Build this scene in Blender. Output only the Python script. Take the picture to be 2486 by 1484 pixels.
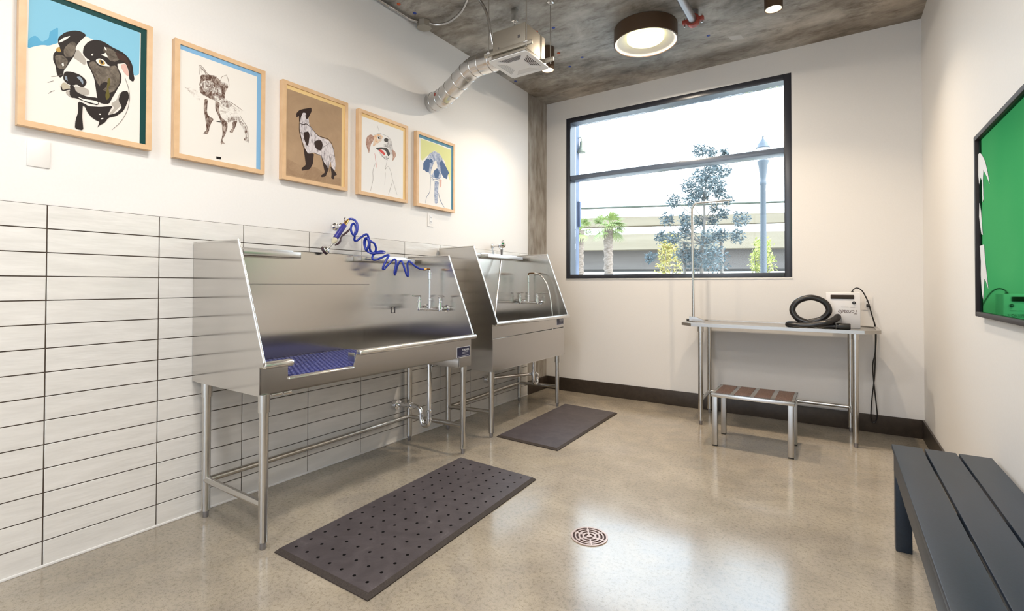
import bpy, bmesh, math, random, json
from mathutils import Vector, Matrix

SC = bpy.context.scene
COL = SC.collection
for _o in list(bpy.data.objects):
    bpy.data.objects.remove(_o, do_unlink=True)

# room: x = 0 left wall .. W right wall, y = depth towards the window wall at D, z up
W, D, H, RY = 3.4307, 4.4009, 3.3576, -3.2
TILE_L, TILE_H, TILE_Z = 0.42094, 0.1033, 0.00923
WIN = (0.257, 2.524, 1.2886, 3.1374)

# ------------------------------------------------------------------ camera
CAM = Vector((2.84995, -0.65272, 1.21761))
yaw, pitch, roll, FPX = -0.584554, 0.013064, 0.001995, 1188.296
f = Vector((math.sin(yaw) * math.cos(pitch), math.cos(yaw) * math.cos(pitch), math.sin(pitch)))
r0 = Vector((math.cos(yaw), -math.sin(yaw), 0))
u0 = r0.cross(f)
rr = math.cos(roll) * r0 + math.sin(roll) * u0
uu = -math.sin(roll) * r0 + math.cos(roll) * u0
cam_data = bpy.data.cameras.new('camera')
cam = bpy.data.objects.new('camera', cam_data)
COL.objects.link(cam)
cam.matrix_world = Matrix(((rr.x, uu.x, -f.x, CAM.x), (rr.y, uu.y, -f.y, CAM.y), (rr.z, uu.z, -f.z, CAM.z), (0, 0, 0, 1)))
cam_data.sensor_width = 36
cam_data.lens = FPX / 2486 * 36
cam_data.shift_y = -(742 - 675.805) / 2486
cam_data.clip_start = 0.02
SC.camera = cam

# ------------------------------------------------------------------ sky, sun, exposure
SC.view_settings.view_transform = 'Standard'
SC.view_settings.look = 'None'
SC.view_settings.exposure = 0.08
SC.view_settings.gamma = 1.0
SC.view_settings.use_curve_mapping = False
SC.cycles.max_bounces = 10
SC.cycles.diffuse_bounces = 6
SC.cycles.glossy_bounces = 6
SC.cycles.transparent_max_bounces = 12
SC.cycles.caustics_reflective = False
SC.cycles.caustics_refractive = False
SC.cycles.sample_clamp_indirect = 6.0
world = bpy.data.worlds.new('sky')
SC.world = world
world.use_nodes = True
wn = world.node_tree
wn.nodes.clear()
w_out = wn.nodes.new('ShaderNodeOutputWorld')
w_bg = wn.nodes.new('ShaderNodeBackground')
w_tc = wn.nodes.new('ShaderNodeTexCoord')
w_sep = wn.nodes.new('ShaderNodeSeparateXYZ')
w_ramp = wn.nodes.new('ShaderNodeValToRGB')
w_ramp.color_ramp.elements[0].position = 0.0
w_ramp.color_ramp.elements[0].color = (0.86, 0.94, 1.0, 1)
w_ramp.color_ramp.elements[1].position = 0.75
w_ramp.color_ramp.elements[1].color = (0.58, 0.77, 1.0, 1)
wn.links.new(w_tc.outputs['Generated'], w_sep.inputs[0])
wn.links.new(w_sep.outputs['Z'], w_ramp.inputs[0])
wn.links.new(w_ramp.outputs[0], w_bg.inputs[0])
wn.links.new(w_bg.outputs[0], w_out.inputs[0])
SKY = 5.6
w_bg.inputs[1].default_value = SKY

sun_d = bpy.data.lights.new('sun', 'SUN')
sun_d.energy = 4.0
sun_d.angle = 0.01
sun_d.color = (1.0, 0.93, 0.82)
sun = bpy.data.objects.new('sun', sun_d)
COL.objects.link(sun)
sun.location = (30, 3, 30)
sun.rotation_euler = Vector((-0.72, 0.0, -0.69)).to_track_quat('-Z', 'Y').to_euler()

def opening_fill(name, loc, rot, sx, sy, energy, color):
    """added fill standing in for daylight: an area light lying in a glazed opening"""
    d = bpy.data.lights.new(name, 'AREA')
    d.shape = 'RECTANGLE'
    d.size, d.size_y = sx, sy
    d.energy = energy
    d.color = color
    o = bpy.data.objects.new(name, d)
    COL.objects.link(o)
    o.location = loc
    o.rotation_euler = rot
    return o
opening_fill('storefront_fill', (1.72, RY - 0.10, 1.52), (math.radians(90), 0, 0), 2.8, 2.75, 42, (0.86, 0.94, 1.0))  # fill added behind the camera to brighten the room
def lamp(name, loc, size, energy, color, spread=math.pi):
    d = bpy.data.lights.new(name, 'AREA')
    d.shape = 'DISK'
    d.size = size
    d.energy = energy
    d.color = color
    d.spread = spread
    o = bpy.data.objects.new(name, d)
    COL.objects.link(o)
    o.location = loc
    return o
lamp('drum_lamp', (1.540, 3.330, H - 0.110), 0.10, 32, (1.0, 0.86, 0.70))
for _x, _y in ((1.55, 0.35), (2.55, -0.3), (1.80, -1.9)):
    lamp('rear_fill_lamp', (_x, _y, H - 0.110), 0.40, 36, (1.0, 0.94, 0.87))  # unseen lamps without fixtures, added as overhead fill
lamp('spot_lamp_right', (2.488, 3.285, 3.216), 0.05, 14, (1.0, 0.80, 0.58), 2.0)
lamp('spot_lamp_fan', (0.690, 3.192, 3.176), 0.05, 9, (1.0, 0.80, 0.58), 2.0)

# ------------------------------------------------------------------ materials
MATS = {}
def nodes_of(name):
    m = bpy.data.materials.new(name)
    m.use_nodes = True
    nt = m.node_tree
    b = nt.nodes['Principled BSDF']
    MATS[name] = m
    return m, nt, b

def mat(name, col, rough=0.5, metal=0.0, spec=0.5, coat=0.0, emit=None, estr=0.0):
    m, nt, b = nodes_of(name)
    b.inputs['Base Color'].default_value = (*col, 1)
    b.inputs['Roughness'].default_value = rough
    b.inputs['Metallic'].default_value = metal
    b.inputs['Specular IOR Level'].default_value = spec
    b.inputs['Coat Weight'].default_value = coat
    if emit:
        b.inputs['Emission Color'].default_value = (*emit, 1)
        b.inputs['Emission Strength'].default_value = estr
    return m

def noise(nt, scale, detail=4, rough=0.55, stretch=(1, 1, 1), src='Object', dist=0.0):
    tc = nt.nodes.new('ShaderNodeTexCoord')
    mp = nt.nodes.new('ShaderNodeMapping')
    mp.inputs['Scale'].default_value = stretch
    n = nt.nodes.new('ShaderNodeTexNoise')
    n.inputs['Scale'].default_value = scale
    n.inputs['Detail'].default_value = detail
    n.inputs['Roughness'].default_value = rough
    n.inputs['Distortion'].default_value = dist
    nt.links.new(tc.outputs[src], mp.inputs[0])
    nt.links.new(mp.outputs[0], n.inputs['Vector'])
    return n

def ramp(nt, src, stops):
    r = nt.nodes.new('ShaderNodeValToRGB')
    e = r.color_ramp.elements
    while len(e) < len(stops):
        e.new(0.5)
    for k, (p, c) in enumerate(stops):
        e[k].position = p
        e[k].color = (*c, 1)
    nt.links.new(src, r.inputs[0])
    return r

def mixc(nt, fac, a, b, mode='MIX'):
    m = nt.nodes.new('ShaderNodeMix')
    m.data_type = 'RGBA'
    m.blend_type = mode
    if isinstance(fac, float):
        m.inputs[0].default_value = fac
    else:
        nt.links.new(fac, m.inputs[0])
    for s, v in ((6, a), (7, b)):
        if isinstance(v, tuple):
            m.inputs[s].default_value = (*v, 1)
        else:
            nt.links.new(v, m.inputs[s])
    return m.outputs[2]

def bump(nt, b, src, strength, dist=0.01):
    n = nt.nodes.new('ShaderNodeBump')
    n.inputs['Strength'].default_value = strength
    n.inputs['Distance'].default_value = dist
    nt.links.new(src, n.inputs['Height'])
    nt.links.new(n.outputs[0], b.inputs['Normal'])

def noisy(name, stops, scale, rough=0.5, metal=0.0, detail=5, stretch=(1, 1, 1), bmp=0.0, bdist=0.005, spec=0.5, nr=0.55):
    m, nt, b = nodes_of(name)
    n = noise(nt, scale, detail, nr, stretch)
    r = ramp(nt, n.outputs[0], stops)
    nt.links.new(r.outputs[0], b.inputs['Base Color'])
    b.inputs['Roughness'].default_value = rough
    b.inputs['Metallic'].default_value = metal
    b.inputs['Specular IOR Level'].default_value = spec
    if bmp:
        bump(nt, b, n.outputs[0], bmp, bdist)
    return m

# painted walls
noisy('wall_paint', [(0.3, (0.79, 0.775, 0.755)), (0.7, (0.81, 0.795, 0.775))], 90, 0.55, bmp=0.05, bdist=0.001)
# polished concrete floor
m, nt, b = nodes_of('polished_concrete')
n1 = noise(nt, 1.1, 6, 0.6)
n2 = noise(nt, 60, 4, 0.7)
n3 = noise(nt, 240, 2, 0.6)
n4 = noise(nt, 3.2, 5, 0.6, dist=1.2)
c1 = ramp(nt, n1.outputs[0], [(0.3, (0.275, 0.24, 0.188)), (0.5, (0.36, 0.317, 0.254)), (0.72, (0.45, 0.403, 0.335))])
c4 = ramp(nt, n4.outputs[0], [(0.35, (0.82, 0.82, 0.84)), (0.65, (1.05, 1.04, 1.0))])
c2 = ramp(nt, n2.outputs[0], [(0.32, (0.72, 0.70, 0.66)), (0.5, (1, 1, 1)), (0.7, (1.06, 1.04, 1.02))])
c3 = ramp(nt, n3.outputs[0], [(0.28, (0.55, 0.50, 0.44)), (0.42, (1, 1, 1)), (0.66, (1, 1, 1)), (0.74, (1.3, 1.28, 1.25))])
o1 = mixc(nt, 1.0, c1.outputs[0], c2.outputs[0], 'MULTIPLY')
o2 = mixc(nt, 0.7, o1, c3.outputs[0], 'MULTIPLY')
o3 = mixc(nt, 0.8, o2, c4.outputs[0], 'MULTIPLY')
nt.links.new(o3, b.inputs['Base Color'])
rr_ = ramp(nt, n4.outputs[0], [(0.3, (0.12,) * 3), (0.7, (0.19,) * 3)])
nt.links.new(rr_.outputs[0], b.inputs['Roughness'])
b.inputs['Specular IOR Level'].default_value = 0.85
bump(nt, b, n1.outputs[0], 0.06, 0.02)
# board-marked concrete ceiling
m, nt, b = nodes_of('ceiling_concrete')
n1 = noise(nt, 1.9, 9, 0.66, (0.85, 1.25, 1), dist=0.35)
n2 = noise(nt, 7.0, 9, 0.74, (0.8, 1.7, 1), dist=0.25)
n3 = noise(nt, 0.7, 3, 0.5)
c1 = ramp(nt, n1.outputs[0], [(0.32, (0.10, 0.088, 0.076)), (0.45, (0.25, 0.232, 0.21)), (0.56, (0.38, 0.365, 0.34)), (0.70, (0.54, 0.53, 0.51))])
c2 = ramp(nt, n2.outputs[0], [(0.34, (0.52, 0.49, 0.46)), (0.48, (1, 1, 1)), (0.74, (1.2, 1.2, 1.2))])
c3 = ramp(nt, n3.outputs[0], [(0.35, (1.12, 0.98, 0.82)), (0.6, (0.95, 1.0, 1.04))])
o1 = mixc(nt, 0.9, c1.outputs[0], c2.outputs[0], 'MULTIPLY')
o2 = mixc(nt, 0.8, o1, c3.outputs[0], 'MULTIPLY')
nt.links.new(o2, b.inputs['Base Color'])
b.inputs['Roughness'].default_value = 0.62
bump(nt, b, n2.outputs[0], 0.25, 0.01)
noisy('column_concrete', [(0.3, (0.20, 0.17, 0.14)), (0.5, (0.33, 0.30, 0.26)), (0.7, (0.43, 0.41, 0.38))], 5, 0.75, stretch=(1, 2.5, 0.8), detail=9, bmp=0.2)
# glazed handmade tile
m, nt, b = nodes_of('glazed_tile')
n1 = noise(nt, 5.0, 3, 0.5, (1, 1, 5))
n2 = noise(nt, 3.0, 2, 0.5)
c1 = ramp(nt, n1.outputs[0], [(0.3, (0.71, 0.695, 0.665)), (0.7, (0.79, 0.775, 0.745))])
nt.links.new(c1.outputs[0], b.inputs['Base Color'])
b.inputs['Roughness'].default_value = 0.16
b.inputs['Specular IOR Level'].default_value = 0.4
bump(nt, b, n1.outputs[0], 0.22, 0.012)
mat('grout', (0.075, 0.055, 0.042), 0.9)
mat('caulk_white', (0.8, 0.79, 0.77), 0.5)
noisy('baseboard_brown', [(0.3, (0.035, 0.025, 0.018)), (0.7, (0.05, 0.037, 0.027))], 30, 0.42)
mat('frame_black', (0.022, 0.024, 0.035), 0.28, spec=0.8)
mat('frame_skylit', (0.10, 0.13, 0.185), 0.3, spec=0.8)  # frame colour made lighter and bluer for sky light and bloom on the reveals
noisy('maple', [(0.3, (0.62, 0.40, 0.22)), (0.55, (0.70, 0.47, 0.27)), (0.75, (0.76, 0.54, 0.34))], 9, 0.45, stretch=(6, 1, 1), detail=6)
# brushed stainless steel
ANI = 0.85
def steel(name, col, rough, wave=0.0, aniso=0.0):
    m, nt, b = nodes_of(name)
    b.inputs['Base Color'].default_value = (*col, 1)
    b.inputs['Roughness'].default_value = rough
    b.inputs['Metallic'].default_value = 1.0
    if aniso:
        b.inputs['Anisotropic'].default_value = aniso
        tg = nt.nodes.new('ShaderNodeTangent')
        tg.direction_type = 'RADIAL'
        tg.axis = 'Z'
        nt.links.new(tg.outputs[0], b.inputs['Tangent'])
    if wave:
        nb = noise(nt, 1.3, 1, 0.4)
        bump(nt, b, nb.outputs[0], wave, 0.02)
    return m
steel('steel_panel', (0.63, 0.61, 0.585), 0.18, wave=0.05, aniso=ANI)
steel('steel_front', (0.60, 0.57, 0.54), 0.27, aniso=ANI)
steel('steel_satin', (0.50, 0.48, 0.455), 0.36)
steel('steel_tube', (0.58, 0.56, 0.53), 0.26)
steel('steel_bright', (0.72, 0.71, 0.69), 0.25)
steel('galvanized', (0.62, 0.61, 0.60), 0.22)
mat('galvanized_dull', (0.45, 0.41, 0.345), 0.48, 0.8)
mat('chrome', (0.82, 0.82, 0.83), 0.06, 1.0)
mat('brass', (0.72, 0.45, 0.16), 0.25, 1.0)
mat('copper_dark', (0.22, 0.12, 0.06), 0.3, 0.9)
mat('blue_rubber', (0.008, 0.032, 0.36), 0.25, coat=0.4)
mat('blue_grip', (0.03, 0.03, 0.26), 0.4)
mat('dark_plastic', (0.045, 0.022, 0.03), 0.4)
mat('cream_plastic', (0.62, 0.57, 0.42), 0.35)
mat('black_plastic', (0.012, 0.011, 0.011), 0.38)
mat('hose_black', (0.014, 0.012, 0.012), 0.28)
mat('white_plastic', (0.80, 0.80, 0.80), 0.4)
mat('white_enamel', (0.78, 0.77, 0.77), 0.3)
mat('plate_white', (0.80, 0.775, 0.745), 0.4)
mat('mat_blue', (0.012, 0.018, 0.14), 0.5)
mat('mat_blue_light', (0.11, 0.125, 0.34), 0.45)
m, nt, b = nodes_of('rubber_mat')
n1 = noise(nt, 9, 7, 0.7, dist=1.0)
n2 = noise(nt, 220, 2, 0.6)
c1 = ramp(nt, n1.outputs[0], [(0.4, (0.052, 0.043, 0.047)), (0.62, (0.075, 0.063, 0.068)), (0.76, (0.13, 0.115, 0.12))])
nt.links.new(c1.outputs[0], b.inputs['Base Color'])
b.inputs['Roughness'].default_value = 0.48
bump(nt, b, n2.outputs[0], 0.25, 0.001)
noisy('rubber_edge', [(0.3, (0.025, 0.018, 0.015)), (0.7, (0.05, 0.037, 0.03))], 160, 0.8, bmp=0.3, bdist=0.002)
mat('hole_black', (0.006, 0.004, 0.004), 0.9)
noisy('drain_bronze', [(0.3, (0.42, 0.30, 0.26)), (0.7, (0.55, 0.42, 0.36))], 40, 0.35, 0.6)
mat('drain_dark', (0.035, 0.012, 0.010), 0.7)
noisy('bench_paint', [(0.3, (0.013, 0.021, 0.034)), (0.7, (0.017, 0.028, 0.045))], 120, 0.42, bmp=0.06, bdist=0.001, spec=0.4)
noisy('grit_tread', [(0.4, (0.055, 0.03, 0.022)), (0.62, (0.09, 0.05, 0.038)), (0.68, (0.55, 0.4, 0.34))], 260, 0.55, detail=2, bmp=0.3, bdist=0.002)
mat('foam_dark', (0.035, 0.026, 0.02), 0.95)
mat('bronze_paint', (0.10, 0.06, 0.035), 0.4, 0.3)
mat('lamp_white', (0.90, 0.86, 0.80), 0.5)
mat('lens_glow', (0.2, 0.2, 0.18), 0.5, emit=(1.0, 0.95, 0.52), estr=1.6)
mat('spot_glow', (1, 1, 0.9), 0.4, emit=(1.0, 0.86, 0.60), estr=6.0)
mat('pipe_steel', (0.30, 0.29, 0.30), 0.35, 0.8)
mat('coupling_red', (0.30, 0.045, 0.03), 0.45)
mat('plug_blue', (0.02, 0.05, 0.30), 0.5)
mat('plug_orange', (0.55, 0.09, 0.02), 0.5)
mat('sticker_grey', (0.55, 0.53, 0.50), 0.6)
mat('label_navy', (0.012, 0.012, 0.045), 0.4)
mat('print_white', (0.75, 0.75, 0.78), 0.5)
mat('letter_brown', (0.12, 0.08, 0.07), 0.5)
mat('film_white', (0.74, 0.76, 0.78), 0.5)
mat('rim_grey', (0.10, 0.095, 0.10), 0.35)
m, nt, b = nodes_of('green_mirror')
n1 = noise(nt, 1.5, 2, 0.5)
c1 = ramp(nt, n1.outputs[0], [(0.35, (0.055, 0.44, 0.17)), (0.65, (0.085, 0.50, 0.20))])
nt.nodes.remove(b)
gl = nt.nodes.new('ShaderNodeBsdfGlossy')
gl.inputs['Roughness'].default_value = 0.03
nt.links.new(c1.outputs[0], gl.inputs['Color'])
nt.links.new(gl.outputs[0], nt.nodes['Material Output'].inputs[0])
mat('mirror_edge', (0.004, 0.02, 0.02), 0.3, spec=0.15)
mat('mirror_frame', (0.028, 0.022, 0.024), 0.5, spec=0.25)
# window glass: clear with a faint mirror reflection
m = bpy.data.materials.new('window_glass')
m.use_nodes = True
MATS['window_glass'] = m
nt = m.node_tree
nt.nodes.clear()
go = nt.nodes.new('ShaderNodeOutputMaterial')
gt = nt.nodes.new('ShaderNodeBsdfTransparent')
gt.inputs[0].default_value = (0.97, 0.985, 0.98, 1)
gg = nt.nodes.new('ShaderNodeBsdfGlossy')
gg.inputs['Roughness'].default_value = 0.0
gm = nt.nodes.new('ShaderNodeMixShader')
gf = nt.nodes.new('ShaderNodeFresnel')
gf.inputs[0].default_value = 1.22
nt.links.new(gf.outputs[0], gm.inputs[0])
nt.links.new(gt.outputs[0], gm.inputs[1])
nt.links.new(gg.outputs[0], gm.inputs[2])
nt.links.new(gm.outputs[0], go.inputs[0])
# outside
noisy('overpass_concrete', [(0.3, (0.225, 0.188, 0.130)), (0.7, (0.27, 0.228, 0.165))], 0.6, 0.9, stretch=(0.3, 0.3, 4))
noisy('overpass_shaded', [(0.3, (0.14, 0.122, 0.11)), (0.7, (0.175, 0.155, 0.14))], 0.6, 0.9, stretch=(0.3, 0.3, 4))  # same concrete with the underside shade put into a darker colour
noisy('pavement', [(0.3, (0.40, 0.38, 0.35)), (0.7, (0.5, 0.48, 0.44))], 2, 0.9)
noisy('facade', [(0.3, (0.10, 0.13, 0.20)), (0.7, (0.16, 0.19, 0.27))], 4, 0.8)
mat('lamp_post_paint', (0.105, 0.122, 0.140), 0.5)
mat('lantern_glass', (0.72, 0.74, 0.74), 0.3)
mat('lantern_metal', (0.28, 0.29, 0.22), 0.4, 0.4)
mat('cable_dark', (0.06, 0.07, 0.05), 0.7)
noisy('bark', [(0.3, (0.16, 0.14, 0.12)), (0.7, (0.26, 0.23, 0.20))], 12, 0.9, stretch=(1, 1, 0.3))
noisy('palm_bark', [(0.3, (0.13, 0.095, 0.07)), (0.7, (0.30, 0.245, 0.205))], 9, 0.9, stretch=(1, 1, 3), bmp=0.6, bdist=0.05)
noisy('leaf_grey_green', [(0.3, (0.10, 0.135, 0.145)), (0.7, (0.16, 0.195, 0.20))], 6, 0.6)
noisy('leaf_yellow', [(0.3, (0.42, 0.30, 0.08)), (0.5, (0.52, 0.44, 0.16)), (0.7, (0.38, 0.42, 0.12))], 14, 0.6)
noisy('leaf_lime', [(0.3, (0.36, 0.42, 0.12)), (0.7, (0.58, 0.56, 0.18))], 14, 0.6)
noisy('palm_green', [(0.3, (0.20, 0.27, 0.08)), (0.7, (0.36, 0.42, 0.16))], 6, 0.55)
# art inks and papers (flat prints)
for nm, c in dict(paper=(0.78, 0.745, 0.69), paper_white=(0.80, 0.79, 0.77), art_sky_blue=(0.22, 0.50, 0.66), art_deep_blue=(0.10, 0.36, 0.56), ink=(0.022, 0.016, 0.014),
                  ink_brown=(0.05, 0.025, 0.018), eye_amber=(0.45, 0.28, 0.07), art_grey=(0.42, 0.385, 0.34), art_tan=(0.46, 0.41, 0.31), art_olive=(0.12, 0.10, 0.02),
                  art_pink=(0.66, 0.42, 0.36), art_glint=(0.25, 0.30, 0.36), pencil=(0.12, 0.10, 0.09), sienna=(0.13, 0.065, 0.045), black_mark=(0.01, 0.008, 0.008),
                  umber=(0.035, 0.02, 0.016), art_red=(0.62, 0.08, 0.07), art_lime=(0.66, 0.68, 0.32), denim=(0.075, 0.13, 0.26), charcoal=(0.07, 0.065, 0.06),
                  band_teal=(0.004, 0.05, 0.048), band_blue=(0.22, 0.43, 0.66), band_yellow=(0.78, 0.56, 0.26), band_steel=(0.10, 0.25, 0.36)).items():
    mat(nm, c, 0.55, spec=0.2)
def two_tone(name, a, bcol, scale, lo, hi, stretch=(1, 1, 1), det=6):
    m, nt, b = nodes_of(name)
    n = noise(nt, scale, det, 0.75, stretch, dist=0.6)
    r = ramp(nt, n.outputs[0], [(lo, a), (hi, bcol)])
    nt.links.new(r.outputs[0], b.inputs['Base Color'])
    b.inputs['Roughness'].default_value = 0.6
    b.inputs['Specular IOR Level'].default_value = 0.2
PAP = (0.78, 0.745, 0.69)
two_tone('ink_wash', (0.05, 0.04, 0.03), (0.20, 0.165, 0.13), 26, 0.35, 0.62)
two_tone('sketch', (0.13, 0.07, 0.05), PAP, 90, 0.42, 0.60, (1, 1, 0.5))
two_tone('sketch_dark', (0.09, 0.045, 0.03), (0.55, 0.46, 0.40), 80, 0.45, 0.66, (1, 1, 0.5))
two_tone('sketch_faint', (0.30, 0.22, 0.18), PAP, 90, 0.30, 0.50, (1, 0.6, 1))
two_tone('kraft', (0.36, 0.24, 0.145), (0.43, 0.295, 0.18), 5, 0.3, 0.7)
two_tone('kraft_shade', (0.27, 0.17, 0.10), (0.38, 0.255, 0.155), 10, 0.35, 0.65)
two_tone('chalk', (0.10, 0.075, 0.085), (0.66, 0.61, 0.62), 60, 0.30, 0.52, (1, 1, 0.45))
two_tone('sienna_wash', (0.28, 0.14, 0.10), (0.60, 0.42, 0.34), 40, 0.35, 0.65)
two_tone('orange_wash', (0.68, 0.32, 0.12), (0.78, 0.64, 0.50), 40, 0.35, 0.6)
two_tone('charcoal_wash', (0.30, 0.29, 0.29), (0.74, 0.72, 0.70), 40, 0.35, 0.6)
two_tone('denim_wash', (0.16, 0.22, 0.38), (0.62, 0.66, 0.74), 40, 0.36, 0.66)

# ------------------------------------------------------------------ builders
def obj(name, bm, mats, parent=None, sharp=38):
    """link the bmesh as one object; coordinates are given in world space"""
    if not isinstance(mats, (list, tuple)):
        mats = [mats]
    bmesh.ops.recalc_face_normals(bm, faces=bm.faces)
    lim = math.radians(sharp)
    for e in bm.edges:
        if len(e.link_faces) == 2:
            try:
                e.smooth = e.calc_face_angle(0) < lim
            except ValueError:
                pass
    for fc in bm.faces:
        fc.smooth = True
    org = Vector((0, 0, 0))
    if parent is not None:
        q = parent
        while q is not None:
            org += q.location
            q = q.parent
    if org.length > 0:
        bmesh.ops.translate(bm, vec=-org, verts=bm.verts)
    me = bpy.data.meshes.new(name)
    bm.to_mesh(me)
    bm.free()
    for k in mats:
        me.materials.append(MATS[k])
    o = bpy.data.objects.new(name, me)
    COL.objects.link(o)
    o.parent = parent
    return o

def tag(o, label, cat, group=None):
    o['label'] = label
    o['category'] = cat
    if group:
        o['group'] = group
    return o

def thing(name, label, cat, loc, group=None):
    o = bpy.data.objects.new(name, None)
    o.empty_display_size = 0.05
    COL.objects.link(o)
    o.location = loc
    return tag(o, label, cat, group)

def struct(o):
    o['kind'] = 'structure'
    return o

def new():
    return bmesh.new()

def box(bm, lo, hi, bev=0.0, mi=0, seg=2, rot=None, about=None):
    lo, hi = Vector(lo), Vector(hi)
    c = (lo + hi) / 2
    s = hi - lo
    t = bmesh.new()
    bmesh.ops.create_cube(t, size=1)
    bmesh.ops.scale(t, vec=s, verts=t.verts)
    if bev > 0:
        bmesh.ops.bevel(t, geom=list(t.edges), offset=min(bev, min(s) * 0.49), segments=seg, profile=0.5, affect='EDGES')
    bmesh.ops.translate(t, vec=c, verts=t.verts)
    if rot is not None:
        bmesh.ops.rotate(t, cent=about or c, matrix=rot, verts=t.verts)
    merge(bm, t, mi)

def merge(bm, t, mi=None):
    vm = {}
    for v in t.verts:
        vm[v] = bm.verts.new(v.co)
    for fc in t.faces:
        try:
            nf = bm.faces.new([vm[v] for v in fc.verts])
            nf.material_index = fc.material_index if mi is None else mi
        except ValueError:
            pass
    t.free()

def catmull(pts, n):
    P = [Vector(p) for p in pts]
    P = [P[0] * 2 - P[1]] + P + [P[-1] * 2 - P[-2]]
    out = []
    for i in range(1, len(P) - 2):
        for k in range(n):
            t = k / n
            a, b_, c, d = P[i - 1], P[i], P[i + 1], P[i + 2]
            out.append(0.5 * ((2 * b_) + (c - a) * t + (2 * a - 5 * b_ + 4 * c - d) * t * t + (3 * b_ - a - 3 * c + d) * t ** 3))
    out.append(P[-2])
    return out

def resample(pts, step):
    out = [pts[0]]
    acc = 0.0
    for a, b_ in zip(pts, pts[1:]):
        L = (b_ - a).length
        while acc + L >= step and L > 0:
            t = (step - acc) / L
            a = a.lerp(b_, t)
            out.append(a)
            L = (b_ - a).length
            acc = 0.0
        acc += L
    return out

def tube(bm, pts, r, n=14, mi=0, cap=True, closed=False):
    P = [Vector(p) for p in pts]
    R = r if isinstance(r, (list, tuple)) else [r] * len(P)
    T = []
    for i in range(len(P)):
        a = P[max(i - 1, 0)]
        b_ = P[min(i + 1, len(P) - 1)]
        d = (b_ - a)
        T.append(d.normalized() if d.length > 1e-9 else (T[-1] if T else Vector((0, 0, 1))))
    ref = Vector((0, 0, 1)) if abs(T[0].z) < 0.9 else Vector((1, 0, 0))
    N = (ref - T[0] * ref.dot(T[0])).normalized()
    rings = []
    for i in range(len(P)):
        N = N - T[i] * N.dot(T[i])
        N = N.normalized() if N.length > 1e-6 else Vector((1, 0, 0))
        Bn = T[i].cross(N)
        rings.append([bm.verts.new(P[i] + R[i] * (math.cos(2 * math.pi * k / n) * N + math.sin(2 * math.pi * k / n) * Bn)) for k in range(n)])
    for a, b_ in zip(rings, rings[1:]):
        for k in range(n):
            fc = bm.faces.new((a[k], a[(k + 1) % n], b_[(k + 1) % n], b_[k]))
            fc.material_index = mi
    if cap:
        for rg in (rings[0][::-1], rings[-1]):
            fc = bm.faces.new(rg)
            fc.material_index = mi

def lathe(bm, prof, org=(0, 0, 0), axis=(0, 0, 1), n=28, mi=0):
    """prof: list of (radius, height along axis)"""
    A = Vector(axis).normalized()
    ref = Vector((1, 0, 0)) if abs(A.x) < 0.9 else Vector((0, 1, 0))
    X = (ref - A * ref.dot(A)).normalized()
    Y = A.cross(X)
    O = Vector(org)
    rings = []
    for r, h in prof:
        if r < 1e-6:
            rings.append([bm.verts.new(O + A * h)])
        else:
            rings.append([bm.verts.new(O + A * h + r * (math.cos(2 * math.pi * k / n) * X + math.sin(2 * math.pi * k / n) * Y)) for k in range(n)])
    for a, b_ in zip(rings, rings[1:]):
        for k in range(n):
            k2 = (k + 1) % n
            if len(a) == 1 and len(b_) == 1:
                continue
            if len(a) == 1:
                vs = (a[0], b_[k2], b_[k])
            elif len(b_) == 1:
                vs = (a[k], a[k2], b_[0])
            else:
                vs = (a[k], a[k2], b_[k2], b_[k])
            fc = bm.faces.new(vs)
            fc.material_index = mi

def plate(bm, loops, to3, depth, mi=0, side_mi=None):
    """flat plate with holes: loops[0] outline, the others holes (2-D), to3 maps (u,v,w) to world, thickness 0..depth along w"""
    t = bmesh.new()
    for lp in loops:
        vs = [t.verts.new((p[0], p[1], 0)) for p in lp]
        for i in range(len(vs)):
            t.edges.new((vs[i], vs[(i + 1) % len(vs)]))
    if len(loops) == 1:
        t.faces.new(t.verts[:])
    else:
        bmesh.ops.triangle_fill(t, use_beauty=True, use_dissolve=False, edges=t.edges[:])
    bmesh.ops.recalc_face_normals(t, faces=t.faces)
    for fc in t.faces:
        fc.material_index = mi
    if depth:
        ext = bmesh.ops.extrude_face_region(t, geom=t.faces[:])
        vs = [g for g in ext['geom'] if isinstance(g, bmesh.types.BMVert)]
        bmesh.ops.translate(t, vec=(0, 0, depth), verts=vs)
        if side_mi is not None:
            for fc in t.faces:
                zs = [v.co.z for v in fc.verts]
                if max(zs) - min(zs) > 1e-7:
                    fc.material_index = side_mi
    for v in t.verts:
        v.co = to3(v.co.x, v.co.y, v.co.z)
    merge(bm, t, None)

XY = lambda z: (lambda u, v, w: Vector((u, v, z + w)))
YZ = lambda x: (lambda u, v, w: Vector((x + w, u, v)))
XZ = lambda y: (lambda u, v, w: Vector((u, y + w, v)))

def circle(cx, cy, r, n=14):
    return [(cx + r * math.cos(2 * math.pi * k / n), cy + r * math.sin(2 * math.pi * k / n)) for k in range(n)]

def round_rect(x0, y0, x1, y1, r, n=5):
    o = []
    for cx, cy, a in ((x1 - r, y1 - r, 0), (x0 + r, y1 - r, 90), (x0 + r, y0 + r, 180), (x1 - r, y0 + r, 270)):
        for k in range(n + 1):
            t = math.radians(a + 90 * k / n)
            o.append((cx + r * math.cos(t), cy + r * math.sin(t)))
    return o

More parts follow.
